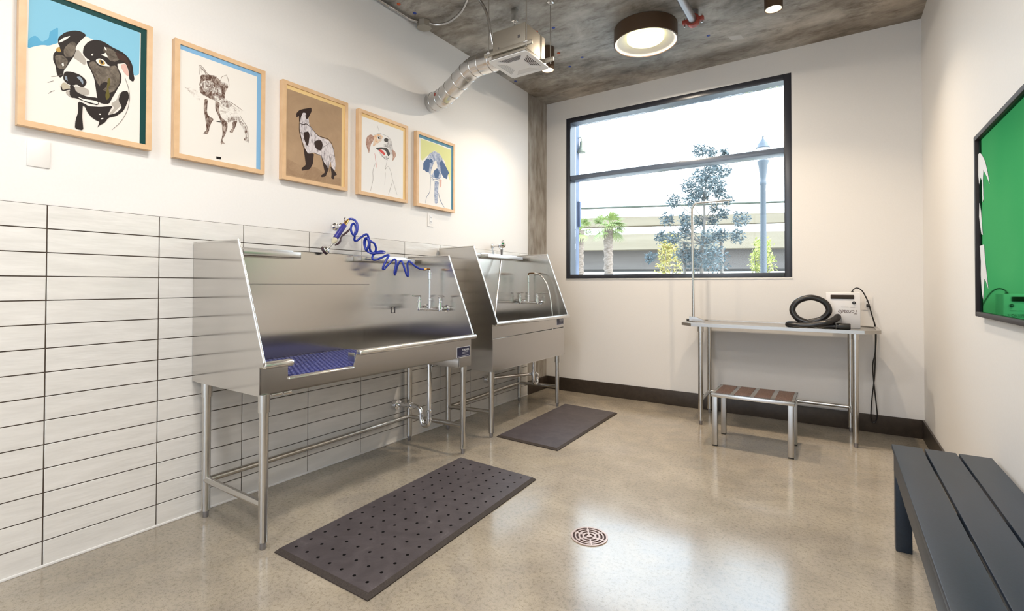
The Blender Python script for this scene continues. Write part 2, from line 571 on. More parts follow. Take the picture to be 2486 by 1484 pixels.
def lettering(name, body, size, mtx, mname, parent, shear=0.0, sx=1.0, extrude=0.0006):
    cu = bpy.data.curves.new(name, 'FONT')
    cu.body = body
    cu.size = size
    cu.shear = shear
    cu.align_x = 'CENTER'
    cu.align_y = 'CENTER'
    cu.extrude = extrude
    tmp = bpy.data.objects.new(name + '_tmp', cu)
    COL.objects.link(tmp)
    dg = bpy.context.evaluated_depsgraph_get()
    me = bpy.data.meshes.new_from_object(tmp.evaluated_get(dg))
    bpy.data.objects.remove(tmp, do_unlink=True)
    bm = new()
    bm.from_mesh(me)
    bpy.data.meshes.remove(me)
    for v in bm.verts:
        v.co.x *= sx
        v.co = mtx @ v.co
    return obj(name, bm, mname, parent)

def mtx(right, up, normal, loc):
    r_, u_, n_ = Vector(right), Vector(up), Vector(normal)
    return Matrix(((r_.x, u_.x, n_.x, loc[0]), (r_.y, u_.y, n_.y, loc[1]), (r_.z, u_.z, n_.z, loc[2]), (0, 0, 0, 1)))

# ------------------------------------------------------------------ room shell
bm = new(); box(bm, (-0.3, RY - 0.3, -0.12), (W + 0.3, D + 0.25, 0)); 
struct(obj('floor', bm, 'polished_concrete'))
bm = new(); box(bm, (-0.3, RY - 0.3, H), (W + 0.3, D + 0.3, H + 0.3))
# plastic form plugs and a sticker set into the slab
DOTS = [(0.08, 1.96, 1), (0.091, 2.118, 0), (0.75, 2.884, 1), (0.902, 2.909, 0), (0.726, 3.329, 1), (0.687, 3.635, 0), (0.873, 3.524, 0), (0.10, 3.475, 1), (0.053, 3.633, 0), (1.95, 3.75, 0)]
for x, y, k in DOTS:
    lathe(bm, [(0.0, -0.004), (0.013, -0.004), (0.016, 0.001)], (x, y, H), n=10, mi=2 if k else 1)
plate(bm, [[(2.085, 3.855), (2.185, 3.895), (2.20, 3.985), (2.10, 3.94)]], XY(H - 0.0012), 0.001, mi=3)
struct(obj('ceiling', bm, ['ceiling_concrete', 'plug_blue', 'plug_orange', 'sticker_grey']))
bm = new(); box(bm, (-0.3, RY - 0.3, 0), (0, 3.968, H)); struct(obj('wall_left', bm, 'wall_paint'))
bm = new(); box(bm, (W, RY - 0.3, 0), (W + 0.3, D + 0.25, H)); struct(obj('wall_right', bm, 'wall_paint'))
bm = new(); box(bm, (-0.3, 3.968, 0), (-0.006, D + 0.25, H)); struct(obj('wall_column', bm, 'column_concrete'))
bm = new()
plate(bm, [[(-0.01, 0), (W, 0), (W, H), (-0.01, H)], [(WIN[0], WIN[2]), (WIN[1], WIN[2]), (WIN[1], WIN[3]), (WIN[0], WIN[3])]], XZ(D), 0.25)
struct(obj('wall_back', bm, 'wall_paint'))
# rear wall behind the camera with a glazed storefront added to let light in
SF = (0.25, 3.2, 0.08, 2.95)
bm = new()
plate(bm, [[(0, 0), (W, 0), (W, H), (0, H)], [(SF[0], SF[2]), (SF[1], SF[2]), (SF[1], SF[3]), (SF[0], SF[3])]], XZ(RY - 0.25), 0.25)
struct(obj('wall_rear', bm, 'wall_paint'))
bm = new()
for x in (SF[0], 1.2, 2.2, SF[1] - 0.05):
    box(bm, (x, RY - 0.2, SF[2]), (x + 0.05, RY - 0.1, SF[3]), 0.003)
for z in (SF[2], 2.2, SF[3] - 0.05):
    box(bm, (SF[0] + 0.05, RY - 0.19, z), (SF[1] - 0.05, RY - 0.11, z + 0.05), 0.003)
w2 = struct(obj('window_2', bm, 'frame_black'))
bm = new(); box(bm, (SF[0] + 0.05, RY - 0.153, SF[2] + 0.05), (SF[1] - 0.05, RY - 0.147, SF[3] - 0.05))
obj('pane', bm, 'window_glass', w2)

# window in the back wall
x0, x1, z0, z1 = WIN
bm = new()
e = 0.004
yb = D + 0.16
yc = D + 0.022
box(bm, (x0, D - e, z0), (x0 + 0.05, yc, z1), 0.003)
box(bm, (x1 - 0.06, D - e, z0), (x1, yc, z1), 0.003)
box(bm, (x0 + 0.05, D - e, z1 - 0.054), (x1 - 0.06, yc, z1), 0.003)
box(bm, (x0 + 0.05, D - e, z0), (x1 - 0.06, yc, z0 + 0.045), 0.003)
w1 = struct(obj('window_1', bm, 'frame_black'))
bm = new()
g_ = 0.0012
plate(bm, [[(x0, z0), (x1, z0), (x1, z1), (x0, z1)], [(x0 + 0.05 - g_, z0 + 0.045 - g_), (x1 - 0.06 + g_, z0 + 0.045 - g_), (x1 - 0.06 + g_, z1 - 0.054 + g_), (x0 + 0.05 - g_, z1 - 0.054 + g_)]], XZ(yc), yb - yc)
obj('sash', bm, 'frame_skylit', w1)
bm = new(); box(bm, (x0 + 0.05, D + 0.0, 2.420), (x1 - 0.06, yb - 0.01, 2.472), 0.004)
obj('transom', bm, 'frame_skylit', w1)
for za, zb in ((z0 + 0.045, 2.420), (2.472, z1 - 0.054)):
    bm = new(); box(bm, (x0 + 0.05, D + 0.128, za), (x1 - 0.06, D + 0.134, zb)); obj('pane', bm, 'window_glass', w1)
bm = new(); box(bm, (x0 - 0.005, D - 0.006, z0 - 0.014), (x1 + 0.005, D + 0.02, z0 - 0.002), 0.002)
struct(obj('trim_2', bm, 'caulk_white'))

# tile wainscot on the left wall
bm = new()
y_end = 3.955
box(bm, (0.0005, RY, TILE_Z), (0.005, y_end, TILE_Z + 15 * TILE_H))
for j in range(-7, 10):
    ya, yb_ = j * TILE_L + 0.0022, (j + 1) * TILE_L - 0.0022
    if ya > y_end - 0.02 or yb_ < RY + 0.1:
        continue
    yb_ = min(yb_, y_end)
    for i in range(15):
        box(bm, (0.001, ya, TILE_Z + i * TILE_H + 0.0022), (0.009, yb_, TILE_Z + (i + 1) * TILE_H - 0.0022), 0.0012, 1, 1)
struct(obj('wall_left_tile', bm, ['grout', 'glazed_tile']))
bm = new(); box(bm, (0.001, RY, 0), (0.013, y_end, TILE_Z + 0.003), 0.003); struct(obj('trim_1', bm, 'caulk_white'))
bm = new(); box(bm, (0, D - 0.013, 0), (W - 0.013, D, 0.148), 0.003); struct(obj('baseboard_back', bm, 'baseboard_brown'))
bm = new(); box(bm, (W - 0.013, RY, 0), (W, D, 0.148), 0.003); struct(obj('baseboard_right', bm, 'baseboard_brown'))
bm = new(); box(bm, (-0.004, 3.97, 0), (0.010, D - 0.013, 0.148), 0.003); struct(obj('baseboard_column', bm, 'baseboard_brown'))

# ------------------------------------------------------------------ dog tubs
def polyface(pts):
    return [pts]

def leg_set(root, spots, top, cuff, foot_mat='steel_tube'):
    for (x, y) in spots:
        bm = new()
        lathe(bm, [(0.0, 0.035), (0.0205, 0.036), (0.0205, top - cuff), (0.0255, top - cuff), (0.0255, top), (0.0, top)], (x, y, 0), n=24)
        lg = obj('leg', bm, 'steel_tube', root)
        bm = new()
        lathe(bm, [(0.0, 0.0), (0.0115, 0.0), (0.0135, 0.006), (0.0135, 0.03), (0.018, 0.031), (0.018, 0.038), (0.0, 0.038)], (x, y, 0), n=18)
        obj('foot', bm, 'pipe_steel', lg)

def bar(root, a, b_, r=0.0165):
    bm = new(); tube(bm, [a, b_], r, 18); return obj('stretcher', bm, 'steel_tube', root)

def end_panel(root, poly, y, th=0.006):
    bm = new(); plate(bm, [poly], XZ(y), th)
    return obj('end_panel', bm, 'steel_panel', root)

def rim(root, pts, y, r=0.0065):
    bm = new(); tube(bm, [(p[0], y, p[1]) for p in pts], r, 10)
    return obj('rolled_rim', bm, 'steel_bright', root)

def faucet(root, xc, yb_, zb_, yp, top, span=0.103):
    fa = new()
    for s in (-1, 1):
        tube(fa, [(xc + s * span, yp, zb_), (xc + s * span, yb_, zb_)], 0.013, 14)
        lathe(fa, [(0, 0), (0.027, 0), (0.027, 0.006), (0.017, 0.010), (0.017, 0.012)], (xc + s * span, yp, zb_), (0, -1, 0), 20)
        for k in range(3):
            lathe(fa, [(0.017, 0), (0.019, 0.003), (0.017, 0.006)], (xc + s * span, yp - 0.016 - 0.009 * k, zb_), (0, -1, 0), 16)
        lathe(fa, [(0, -0.02), (0.015, -0.018), (0.017, 0.0), (0.013, 0.02), (0.012, 0.045), (0.0165, 0.047), (0.0165, 0.058), (0.011, 0.06), (0.010, 0.072), (0.0, 0.072)], (xc + s * span, yb_, zb_), n=18)
    tube(fa, [(xc - span, yb_, zb_ - 0.006), (xc + span, yb_, zb_ - 0.006)], 0.0105, 14)
    F = obj('faucet', fa, 'chrome', root)
    for s in (-1, 1):
        bm = new()
        hx = xc + s * span
        tube(bm, [(hx, yb_, zb_ + 0.07), (hx, yb_, zb_ + 0.088)], 0.008, 12)
        d = Vector((0.06, -0.012, 0.006)) if s > 0 else Vector((-0.018, -0.055, 0.006))
        tube(bm, [Vector((hx, yb_, zb_ + 0.088)) - d * 0.18, Vector((hx, yb_, zb_ + 0.088)) + d * 0.5, Vector((hx, yb_, zb_ + 0.088)) + d], [0.009, 0.006, 0.004], 10)
        obj('handle', bm, 'chrome', F)
    bm = new()
    lathe(bm, [(0.0, -0.01), (0.011, -0.01), (0.011, 0.055), (0.014, 0.057), (0.014, 0.075), (0.0085, 0.08), (0.0085, top - zb_ - 0.07), (0.012, top - zb_ - 0.068), (0.012, top - zb_ - 0.03), (0.015, top - zb_ - 0.028), (0.015, top - zb_ - 0.018), (0.009, top - zb_ - 0.016), (0.009, top - zb_ + 0.0), (0, top - zb_)], (xc, yb_, zb_), n=18)
    obj('riser', bm, 'chrome', F)
    return F

def maker_plate(root, x, ya, yb_, za, zb_):
    bm = new()
    box(bm, (x, ya, za), (x + 0.0015, yb_, zb_), 0, 0)
    box(bm, (x, ya + 0.003, za + 0.003), (x + 0.0021, yb_ - 0.003, zb_ - 0.003), 0, 1)
    w, h = yb_ - ya, zb_ - za
    for fz, w0 in ((0.46, 0.86), (0.34, 0.86), (0.13, 0.9)):
        x_a = 0.40 if fz > 0.2 else 0.07
        box(bm, (x + 0.002, ya + x_a * w, za + fz * h), (x + 0.0026, ya + w0 * w, za + (fz + 0.02) * h), 0, 0)
    P = obj('maker_plate', bm, ['print_white', 'label_navy'], root)
    lettering('plate_text', 'FOREVER', h * 0.30, mtx((0, 1, 0), (0, 0, 1), (1, 0, 0), (x + 0.0024, ya + 0.655 * w, za + 0.68 * h)), 'print_white', P, sx=0.55 * w / (h * 0.30 * 4.2))
    return P

def tray_shelf(root, ya, yb_, z, x):
    bm = new()
    box(bm, (x, ya, z), (x + 0.085, yb_, z + 0.004), 0.001)
    box(bm, (x + 0.081, ya, z - 0.0), (x + 0.085, yb_, z + 0.036), 0.001)
    box(bm, (x, ya, z), (x + 0.003, yb_, z + 0.05), 0.001)
    for yy in (ya, yb_ - 0.003):
        box(bm, (x, yy, z), (x + 0.085, yy + 0.003, z + 0.036), 0.0008)
    return obj('tray_shelf', bm, 'steel_front', root)

# --- the walk-in tub in front
Y0, Y1 = 0.576, 2.128
T1 = thing('dog_tub', 'long stainless steel dog washing tub with cut-out front entry, nearest the camera', 'dog tub', (0.35, 1.35, 0), 'stainless dog washing tubs')
prof1 = [(0.016, 0.706), (0.66, 0.712), (0.66, 0.838), (0.69, 0.842), (0.694, 0.862), (0.462, 1.430), (0.016, 1.433)]
end_panel(T1, prof1, Y0)
end_panel(T1, [(0.016, 0.64), (0.645, 0.64)] + [(p[0] - 0.02, p[1]) for p in prof1[2:6]] + [prof1[6]], Y1)
rim(T1, [(0.02, 1.434), (0.462, 1.431), (0.694, 0.860)], Y0 + 0.003)
rim(T1, [(0.02, 1.434), (0.442, 1.431), (0.674, 0.860)], Y1 + 0.003)
bm = new(); plate(bm, [[(Y0 + 0.006, 0.70), (Y1, 0.70), (Y1, 1.424), (Y0 + 0.006, 1.424)]], YZ(0.040), 0.006)
box(bm, (0.012, Y0 + 0.006, 1.420), (0.046, Y1, 1.426), 0.002)
obj('back_panel', bm, 'steel_panel', T1)
bm = new()
box(bm, (0.0465, Y0 + 0.02, 1.2165), (0.0475, 1.72, 1.219), 0)
box(bm, (0.0465, 1.93, 1.000), (0.050, 1.934, 1.045), 0); box(bm, (0.0465, 1.965, 1.000), (0.050, 1.969, 1.045), 0); box(bm, (0.0465, 1.93, 1.000), (0.050, 1.969, 1.004), 0)
obj('tether_slot', bm, 'rim_grey', T1)
yn0, yn1, zn = 0.716, 1.112, 0.764
ap = [(Y0 + 0.002, 0.711), (2.0, 0.711), (2.0, 0.637), (Y1, 0.637), (Y1, 0.846), (yn1 + 0.02, 0.846), (yn1 + 0.012, 0.842), (yn1 + 0.004, 0.826), (yn1 - 0.004, 0.795), (yn1 - 0.010, 0.772), (yn1 - 0.02, zn), (yn0 + 0.016, zn), (yn0 + 0.003, zn + 0.006), (yn0, zn + 0.02), (yn0, 0.846), (Y0 + 0.002, 0.846)]
bm = new(); plate(bm, [ap], YZ(0.652), 0.006)
obj('front_apron', bm, 'steel_front', T1)
bm = new(); box(bm, (0.60, yn0, zn - 0.006), (0.668, yn1 - 0.012, zn + 0.008), 0.006, seg=3); box(bm, (0.60, yn0 - 0.001, zn), (0.654, yn0 + 0.003, 0.842), 0.001); box(bm, (0.60, yn1 - 0.004, zn + 0.03), (0.654, yn1 + 0.0, 0.842), 0.001)
obj('entry_lip', bm, 'steel_bright', T1)
for a, b_ in ((Y0 + 0.004, yn0 + 0.016), (yn1 + 0.006, Y1 + 0.03)):
    bm = new(); box(bm, (0.648, a, 0.828), (0.694, b_, 0.860), 0.013, seg=4)
    obj('front_rail', bm, 'steel_bright', T1)
bm = new(); box(bm, (0.046, Y0 + 0.006, 0.702), (0.652, Y1, 0.712)); box(bm, (0.046, Y0 + 0.006, zn - 0.012), (0.60, 1.56, zn - 0.004)); box(bm, (0.046, 1.555, 0.712), (0.60, 1.56, zn - 0.004))
obj('tub_floor', bm, 'steel_panel', T1)
bm = new(); box(bm, (0.10, 2.0, 0.634), (0.648, Y1 - 0.002, 0.702), 0.002)
obj('drain_trough', bm, 'steel_front', T1)
for a, b_ in (((0.60, 0.64, 0.692), (0.655, 0.69, 0.704)), ((0.64, 0.70, 0.690), (0.655, 0.74, 0.704))):
    bm = new(); box(bm, a, b_, 0.002); obj('leg_bracket', bm, 'steel_front', T1)
leg_set(T1, [(0.648, 0.605), (0.095, 0.612)], 0.71, 0.082)
leg_set(T1, [(0.598, 2.112), (0.060, 2.112)], 0.64, 0.05)
bar(T1, (0.095, 0.612, 0.197), (0.648, 0.605, 0.200)); bar(T1, (0.095, 0.612, 0.192), (0.060, 2.112, 0.186)); bar(T1, (0.060, 2.112, 0.186), (0.598, 2.112, 0.200))
tray_shelf(T1, Y0 + 0.2, 1.125, 1.376, 0.047); tray_shelf(T1, 1.58, 2.09, 1.376, 0.047)
maker_plate(T1, 0.6582, 1.968, 2.112, 0.707, 0.780)
faucet(T1, 0.320, 2.055, 1.040, Y1, 1.325)
# drain trap
bm = new()
tube(bm, [(0.345, 2.03, 0.64), (0.345, 2.03, 0.23)], 0.0165, 16)
U_ = [(0.345, 2.03, 0.235)] + [(0.304 + 0.041 * math.cos(t), 2.03, 0.225 - 0.052 * math.sin(t)) for t in [k * math.pi / 10 for k in range(11)]] + [(0.263, 2.03, 0.245)]
tube(bm, U_, 0.0185, 16)
tube(bm, catmull([(0.263, 2.03, 0.24), (0.263, 2.03, 0.262), (0.252, 2.03, 0.288), (0.225, 2.03, 0.301), (0.18, 2.03, 0.302), (0.02, 2.01, 0.294)], 5), 0.0175, 16)
for c_, ax in (((0.345, 2.03, 0.615), (0, 0, 1)), ((0.345, 2.03, 0.278), (0, 0, 1)), ((0.263, 2.03, 0.234), (0, 0, 1)), ((0.15, 2.025, 0.301), (1, 0, 0.04))):
    lathe(bm, [(0.016, 0), (0.0245, 0.002), (0.0245, 0.016), (0.016, 0.018)], c_, ax, 18)
lathe(bm, [(0.0, 0.0), (0.042, 0.0), (0.042, 0.02), (0.036, 0.04), (0.022, 0.044), (0.0, 0.046)], (0.010, 2.005, 0.294), (1, 0, 0), 26)
obj('drain_trap', bm, 'chrome', T1)

# blue ribbed mat lying in the tub
bm = new(); box(bm, (0.052, Y0 + 0.02, zn - 0.004), (0.640, 1.545, zn + 0.008), 0.003)
k = 0
y = Y0 + 0.03
while y < 1.53:
    for i in range(22):
        xx = 0.062 + i * 0.026
        yy = y + 0.0045 * ((i % 2) * 2 - 1)
        box(bm, (xx, yy, zn + 0.007), (xx + 0.024, yy + 0.007, zn + 0.0115), 0, 1)
    y += 0.026
tag(obj('rubber_bath_mat', bm, ['mat_blue', 'mat_blue_light']), 'blue ribbed rubber mat lying inside the front tub at its entry cut-out', 'bath mat')

# --- the deeper tub at the far end
Y2, Y3 = 2.494, 3.735
T2 = thing('dog_tub', 'shorter and deeper stainless steel dog washing tub by the corner column', 'dog tub', (0.3, 3.1, 0), 'stainless dog washing tubs')
prof2 = [(0.016, 0.522), (0.582, 0.53), (0.582, 0.90), (0.622, 0.902), (0.628, 0.920), (0.390, 1.529), (0.016, 1.523)]
end_panel(T2, prof2, Y2)
end_panel(T2, [(p[0] - 0.012 if p[0] > 0.1 else p[0], p[1]) for p in prof2], Y3 - 0.006)
rim(T2, [(0.02, 1.524), (0.39, 1.530), (0.628, 0.918)], Y2 + 0.003)
rim(T2, [(0.02, 1.524), (0.378, 1.530), (0.616, 0.918)], Y3 - 0.003)
bm = new(); plate(bm, [[(Y2 + 0.006, 0.54), (Y3 - 0.006, 0.54), (Y3 - 0.006, 1.51), (Y2 + 0.006, 1.51)]], YZ(0.040), 0.006)
box(bm, (0.012, Y2 + 0.006, 1.506), (0.046, Y3 - 0.006, 1.512), 0.002)
obj('back_panel', bm, 'steel_panel', T2)
bm = new(); plate(bm, [[(Y2 + 0.006, 0.786), (Y3 - 0.002, 0.80), (Y3 - 0.002, 0.91), (Y2 + 0.006, 0.91)]], YZ(0.573), 0.006)
obj('front_apron', bm, 'steel_front', T2)
bm = new(); plate(bm, [[(Y2 + 0.001, 0.53), (Y3 - 0.024, 0.53), (Y3 - 0.024, 0.792), (Y2 + 0.001, 0.783)]], YZ(0.580), 0.006)
box(bm, (0.574, Y2 + 0.006, 0.778), (0.584, Y3 - 0.026, 0.785), 0.001)
obj('front_skirt', bm, 'steel_front', T2)
bm = new(); box(bm, (0.571, Y2 + 0.004, 0.886), (0.620, Y3 + 0.05, 0.920), 0.013, seg=4)
obj('front_rail', bm, 'steel_bright', T2)
bm = new(); box(bm, (0.046, Y2 + 0.006, 0.524), (0.582, Y3 - 0.006, 0.534))
obj('tub_floor', bm, 'steel_panel', T2)
bm = new()
tube(bm, catmull([(0.047, 2.93, 0.83), (0.075, 2.93, 0.83), (0.085, 2.93, 0.845), (0.085, 2.99, 0.845), (0.075, 2.99, 0.83), (0.047, 2.99, 0.83)], 4), 0.004, 8)
obj('tether_loop', bm, 'chrome', T2)
leg_set(T2, [(0.550, 2.527), (0.115, 2.507), (0.516, 3.700), (0.064, 3.700)], 0.53, 0.09)
bar(T2, (0.115, 2.507, 0.189), (0.550, 2.527, 0.200)); bar(T2, (0.115, 2.507, 0.185), (0.064, 3.700, 0.184)); bar(T2, (0.064, 3.700, 0.184), (0.516, 3.700, 0.198))
tray_shelf(T2, 3.05, 3.66, 1.470, 0.047)
maker_plate(T2, 0.5792, 3.570, 3.708, 0.822, 0.890)
faucet(T2, 0.198, 3.665, 1.040, Y3 - 0.006, 1.312)
bm = new()
tube(bm, [(0.30, 3.60, 0.53), (0.30, 3.60, 0.33)], 0.0165, 16)
tube(bm, [(0.30, 3.60, 0.335)] + [(0.30, 3.638 - 0.038 * math.cos(t), 0.262 - 0.05 * math.sin(t)) for t in [k * math.pi / 10 for k in range(11)]] + [(0.30, 3.676, 0.275)], 0.0185, 16)
tube(bm, catmull([(0.30, 3.676, 0.262), (0.30, 3.676, 0.285), (0.295, 3.665, 0.305), (0.27, 3.62, 0.312), (0.15, 3.40, 0.312), (0.02, 3.19, 0.302)], 5), 0.0165, 16)
for c_ in ((0.30, 3.60, 0.325), (0.30, 3.676, 0.258)):
    lathe(bm, [(0.016, 0), (0.0245, 0.002), (0.0245, 0.016), (0.016, 0.018)], c_, (0, 0, 1), 18)
lathe(bm, [(0.0, 0.0), (0.042, 0.0), (0.042, 0.02), (0.036, 0.04), (0.022, 0.044), (0.0, 0.046)], (0.010, 3.185, 0.300), (1, 0, 0), 26)
obj('drain_trap', bm, 'chrome', T2)
bm = new(); tube(bm, catmull([(0.198, 3.665, 1.312), (0.198, 3.665, 1.325), (0.204, 3.664, 1.333), (0.225, 3.662, 1.335), (0.275, 3.66, 1.335)], 4), 0.0075, 10)
obj('spout_elbow', bm, 'copper_dark', T2)

# --- sprayer with coiled hose over the front tub
S1 = thing('hose_sprayer', 'pet sprayer with blue grip and coiled blue hose hanging over the front tub', 'sprayer', (0.10, 1.45, 1.43))
HOSE1 = [[0.31, 2.007, 1.329], [0.308, 1.964, 1.333], [0.297, 1.925, 1.353], [0.279, 1.903, 1.377], [0.263, 1.897, 1.385], [0.253, 1.894, 1.363], [0.257, 1.897, 1.307], [0.267, 1.889, 1.281], [0.272, 1.87, 1.284], [0.268, 1.852, 1.33], [0.256, 1.842, 1.376], [0.239, 1.837, 1.383], [0.226, 1.825, 1.355], [0.223, 1.809, 1.302], [0.23, 1.795, 1.286], [0.238, 1.783, 1.305], [0.244, 1.789, 1.35], [0.238, 1.797, 1.385], [0.223, 1.796, 1.397], [0.209, 1.782, 1.383], [0.198, 1.747, 1.346], [0.201, 1.722, 1.326], [0.206, 1.704, 1.327], [0.211, 1.71, 1.354], [0.213, 1.737, 1.4], [0.208, 1.759, 1.422], [0.198, 1.755, 1.427], [0.19, 1.727, 1.414], [0.185, 1.683, 1.396], [0.183, 1.65, 1.387], [0.179, 1.634, 1.396], [0.173, 1.644, 1.417], [0.171, 1.673, 1.439], [0.178, 1.706, 1.451], [0.192, 1.73, 1.448], [0.2, 1.718, 1.44], [0.198, 1.684, 1.437], [0.189, 1.657, 1.434], [0.168, 1.633, 1.433], [0.147, 1.616, 1.45], [0.134, 1.604, 1.483], [0.136, 1.6, 1.517], [0.15, 1.6, 1.536], [0.165, 1.605, 1.532], [0.169, 1.612, 1.496], [0.157, 1.608, 1.463], [0.144, 1.609, 1.453], [0.134, 1.606, 1.483], [0.139, 1.606, 1.524], [0.157, 1.616, 1.53], [0.174, 1.627, 1.513], [0.184, 1.646, 1.501], [0.181, 1.664, 1.472], [0.168, 1.667, 1.445], [0.155, 1.653, 1.438], [0.152, 1.634, 1.464], [0.161, 1.625, 1.504], [0.166, 1.608, 1.549], [0.163, 1.598, 1.562], [0.149, 1.589, 1.557], [0.128, 1.574, 1.538], [0.112, 1.554, 1.516], [0.109, 1.538, 1.52], [0.12, 1.531, 1.545], [0.123, 1.512, 1.557], [0.119, 1.501, 1.585], [0.113, 1.51, 1.616], [0.109, 1.531, 1.633], [0.108, 1.546, 1.62], [0.113, 1.545, 1.587], [0.12, 1.531, 1.555], [0.134, 1.535, 1.568], [0.138, 1.542, 1.605], [0.127, 1.541, 1.639], [0.108, 1.531, 1.66], [0.094, 1.514, 1.663], [0.093, 1.499, 1.655]]
bm = new(); tube(bm, resample(catmull(HOSE1, 6), 0.006), 0.0076, 10)
obj('coiled_hose', bm, 'blue_rubber', S1)
bm = new(); tube(bm, catmull([(0.320, 2.055, 1.318), (0.320, 2.054, 1.331), (0.318, 2.045, 1.336), (0.315, 2.03, 1.333), (0.312, 2.018, 1.330)], 4), 0.0075, 10)
obj('elbow', bm, 'copper_dark', S1)
bm = new(); tube(bm, [(0.313, 2.024, 1.331), (0.310, 2.000, 1.329)], 0.0095, 8); obj('hose_fitting', bm, 'brass', S1)
bm = new(); tube(bm, [(0.093, 1.499, 1.655), (0.098, 1.488, 1.646), (0.10, 1.479, 1.638), (0.10, 1.462, 1.617)], [0.008, 0.009, 0.0125, 0.0135], 12)
obj('hose_fitting', bm, 'brass', S1)
bm = new(); tube(bm, [(0.10, 1.463, 1.616), (0.10, 1.458, 1.610), (0.10, 1.397, 1.527), (0.10, 1.392, 1.521)], [0.016, 0.0175, 0.0175, 0.016], 16)
obj('grip', bm, 'blue_grip', S1)
bm = new(); tube(bm, [(0.10, 1.393, 1.521), (0.10, 1.388, 1.512), (0.10, 1.382, 1.500), (0.10, 1.372, 1.485)], [0.014, 0.020, 0.018, 0.008], 14)
obj('valve_body', bm, 'cream_plastic', S1)
bm = new(); tube(bm, [(0.10, 1.376, 1.490), (0.10, 1.336, 1.448)], [0.0075, 0.006], 12)
obj('neck', bm, 'steel_bright', S1)
ax = Vector((-0.78, -0.44, -0.50)).normalized()
bm = new(); lathe(bm, [(0, 0), (0.010, 0.0), (0.027, 0.012), (0.029, 0.018)], (0.10, 1.340, 1.452), ax, 24); lathe(bm, [(0.029, 0.018), (0.0295, 0.020), (0.0295, 0.034), (0.026, 0.037), (0.0, 0.037)], (0.10, 1.340, 1.452), ax, 24, 1)
obj('spray_head', bm, ['chrome', 'dark_plastic'], S1)
bm = new(); tube(bm, catmull([(0.112, 1.499, 1.592), (0.112, 1.472, 1.567), (0.108, 1.441, 1.542), (0.106, 1.430, 1.524), (0.106, 1.427, 1.508), (0.106, 1.412, 1.489), (0.106, 1.386, 1.475)], 3), [0.004, 0.006, 0.007, 0.007, 0.007, 0.007, 0.006, 0.005, 0.0045, 0.0045, 0.0045, 0.005, 0.006, 0.007, 0.0075, 0.0075, 0.007, 0.006, 0.005], 10)
obj('lever', bm, 'dark_plastic', S1)
bm = new(); tube(bm, catmull([(0.10, 1.484, 1.642), (0.10, 1.466, 1.642), (0.10, 1.459, 1.652), (0.10, 1.463, 1.662), (0.10, 1.470, 1.665)], 4), 0.0025, 8)
obj('hook_wire', bm, 'dark_plastic', S1)
# chrome wall knobs that hold the sprayers
bm = new(); lathe(bm, [(0, 0), (0.024, 0.0), (0.024, 0.006), (0.012, 0.012), (0.010, 0.040), (0.017, 0.046), (0.022, 0.058), (0.019, 0.070), (0.010, 0.078), (0, 0.080)], (0.0, 1.462, 1.612), (1, 0, 0), 26)
tag(obj('wall_hook', bm, 'chrome'), 'round chrome knob on the white wall behind the blue sprayer grip', 'wall hook')
WH = thing('shower_holder', 'chrome bracket on the white wall holding the hand shower over the far tub', 'shower holder', (0.0, 3.30, 1.60))
bm = new(); lathe(bm, [(0, 0), (0.022, 0.0), (0.022, 0.006), (0.012, 0.014), (0.010, 0.05), (0.014, 0.055), (0.014, 0.085), (0, 0.088)], (0.0, 3.298, 1.600), (1, 0, 0), 24)
obj('mount', bm, 'chrome', WH)
bm = new(); lathe(bm, [(0.0145, 0), (0.020, 0.002), (0.020, 0.018), (0.0145, 0.02)], (0.10, 3.312, 1.563), (0.1, 0, 1), 18); tube(bm, [(0.075, 3.30, 1.595), (0.092, 3.308, 1.572)], 0.009, 10)
obj('cradle', bm, 'chrome', WH)
S2 = thing('hand_shower', 'chrome hand shower with steel hose hanging down into the far tub', 'hand shower', (0.11, 3.31, 1.52))
ax = Vector((0.75, -0.62, -0.2)).normalized()
bm = new(); lathe(bm, [(0, -0.03), (0.014, -0.028), (0.026, -0.012), (0.030, 0.0), (0.029, 0.008), (0.022, 0.011), (0, 0.011)], (0.122, 3.302, 1.606), ax, 24)
obj('shower_head', bm, 'chrome', S2)
bm = new(); tube(bm, [(0.112, 3.306, 1.595), (0.104, 3.312, 1.570), (0.100, 3.317, 1.512)], [0.014, 0.0135, 0.010], 16)
obj('shower_handle', bm, 'pipe_steel', S2)
for s in (-0.008, 0.008):
    bm = new()
    tube(bm, catmull([(0.115, 3.302 + s, 1.630), (0.118, 3.302 + s, 1.645), (0.124, 3.306 + s * 1.5, 1.655)], 4), 0.002, 6)
    obj('hook_wire', bm, 'dark_plastic', S2)
hp = catmull([(0.100, 3.318, 1.512), (0.105, 3.30, 1.46), (0.15, 3.20, 1.27), (0.25, 3.002, 0.972), (0.30, 2.92, 0.80), (0.34, 2.90, 0.62), (0.40, 3.05, 0.552), (0.48, 3.40, 0.552), (0.51, 3.58, 0.60), (0.488, 3.655, 0.80), (0.479, 3.66, 0.94), (0.455, 3.66, 1.10), (0.417, 3.66, 1.223), (0.36, 3.66, 1.30), (0.315, 3.66, 1.328), (0.272, 3.66, 1.335)], 14)
pts = resample(hp, 0.004)
bm = new(); tube(bm, pts, [0.0068 + 0.0006 * (k % 2) for k in range(len(pts))], 10)
obj('shower_hose', bm, 'steel_bright', S2)

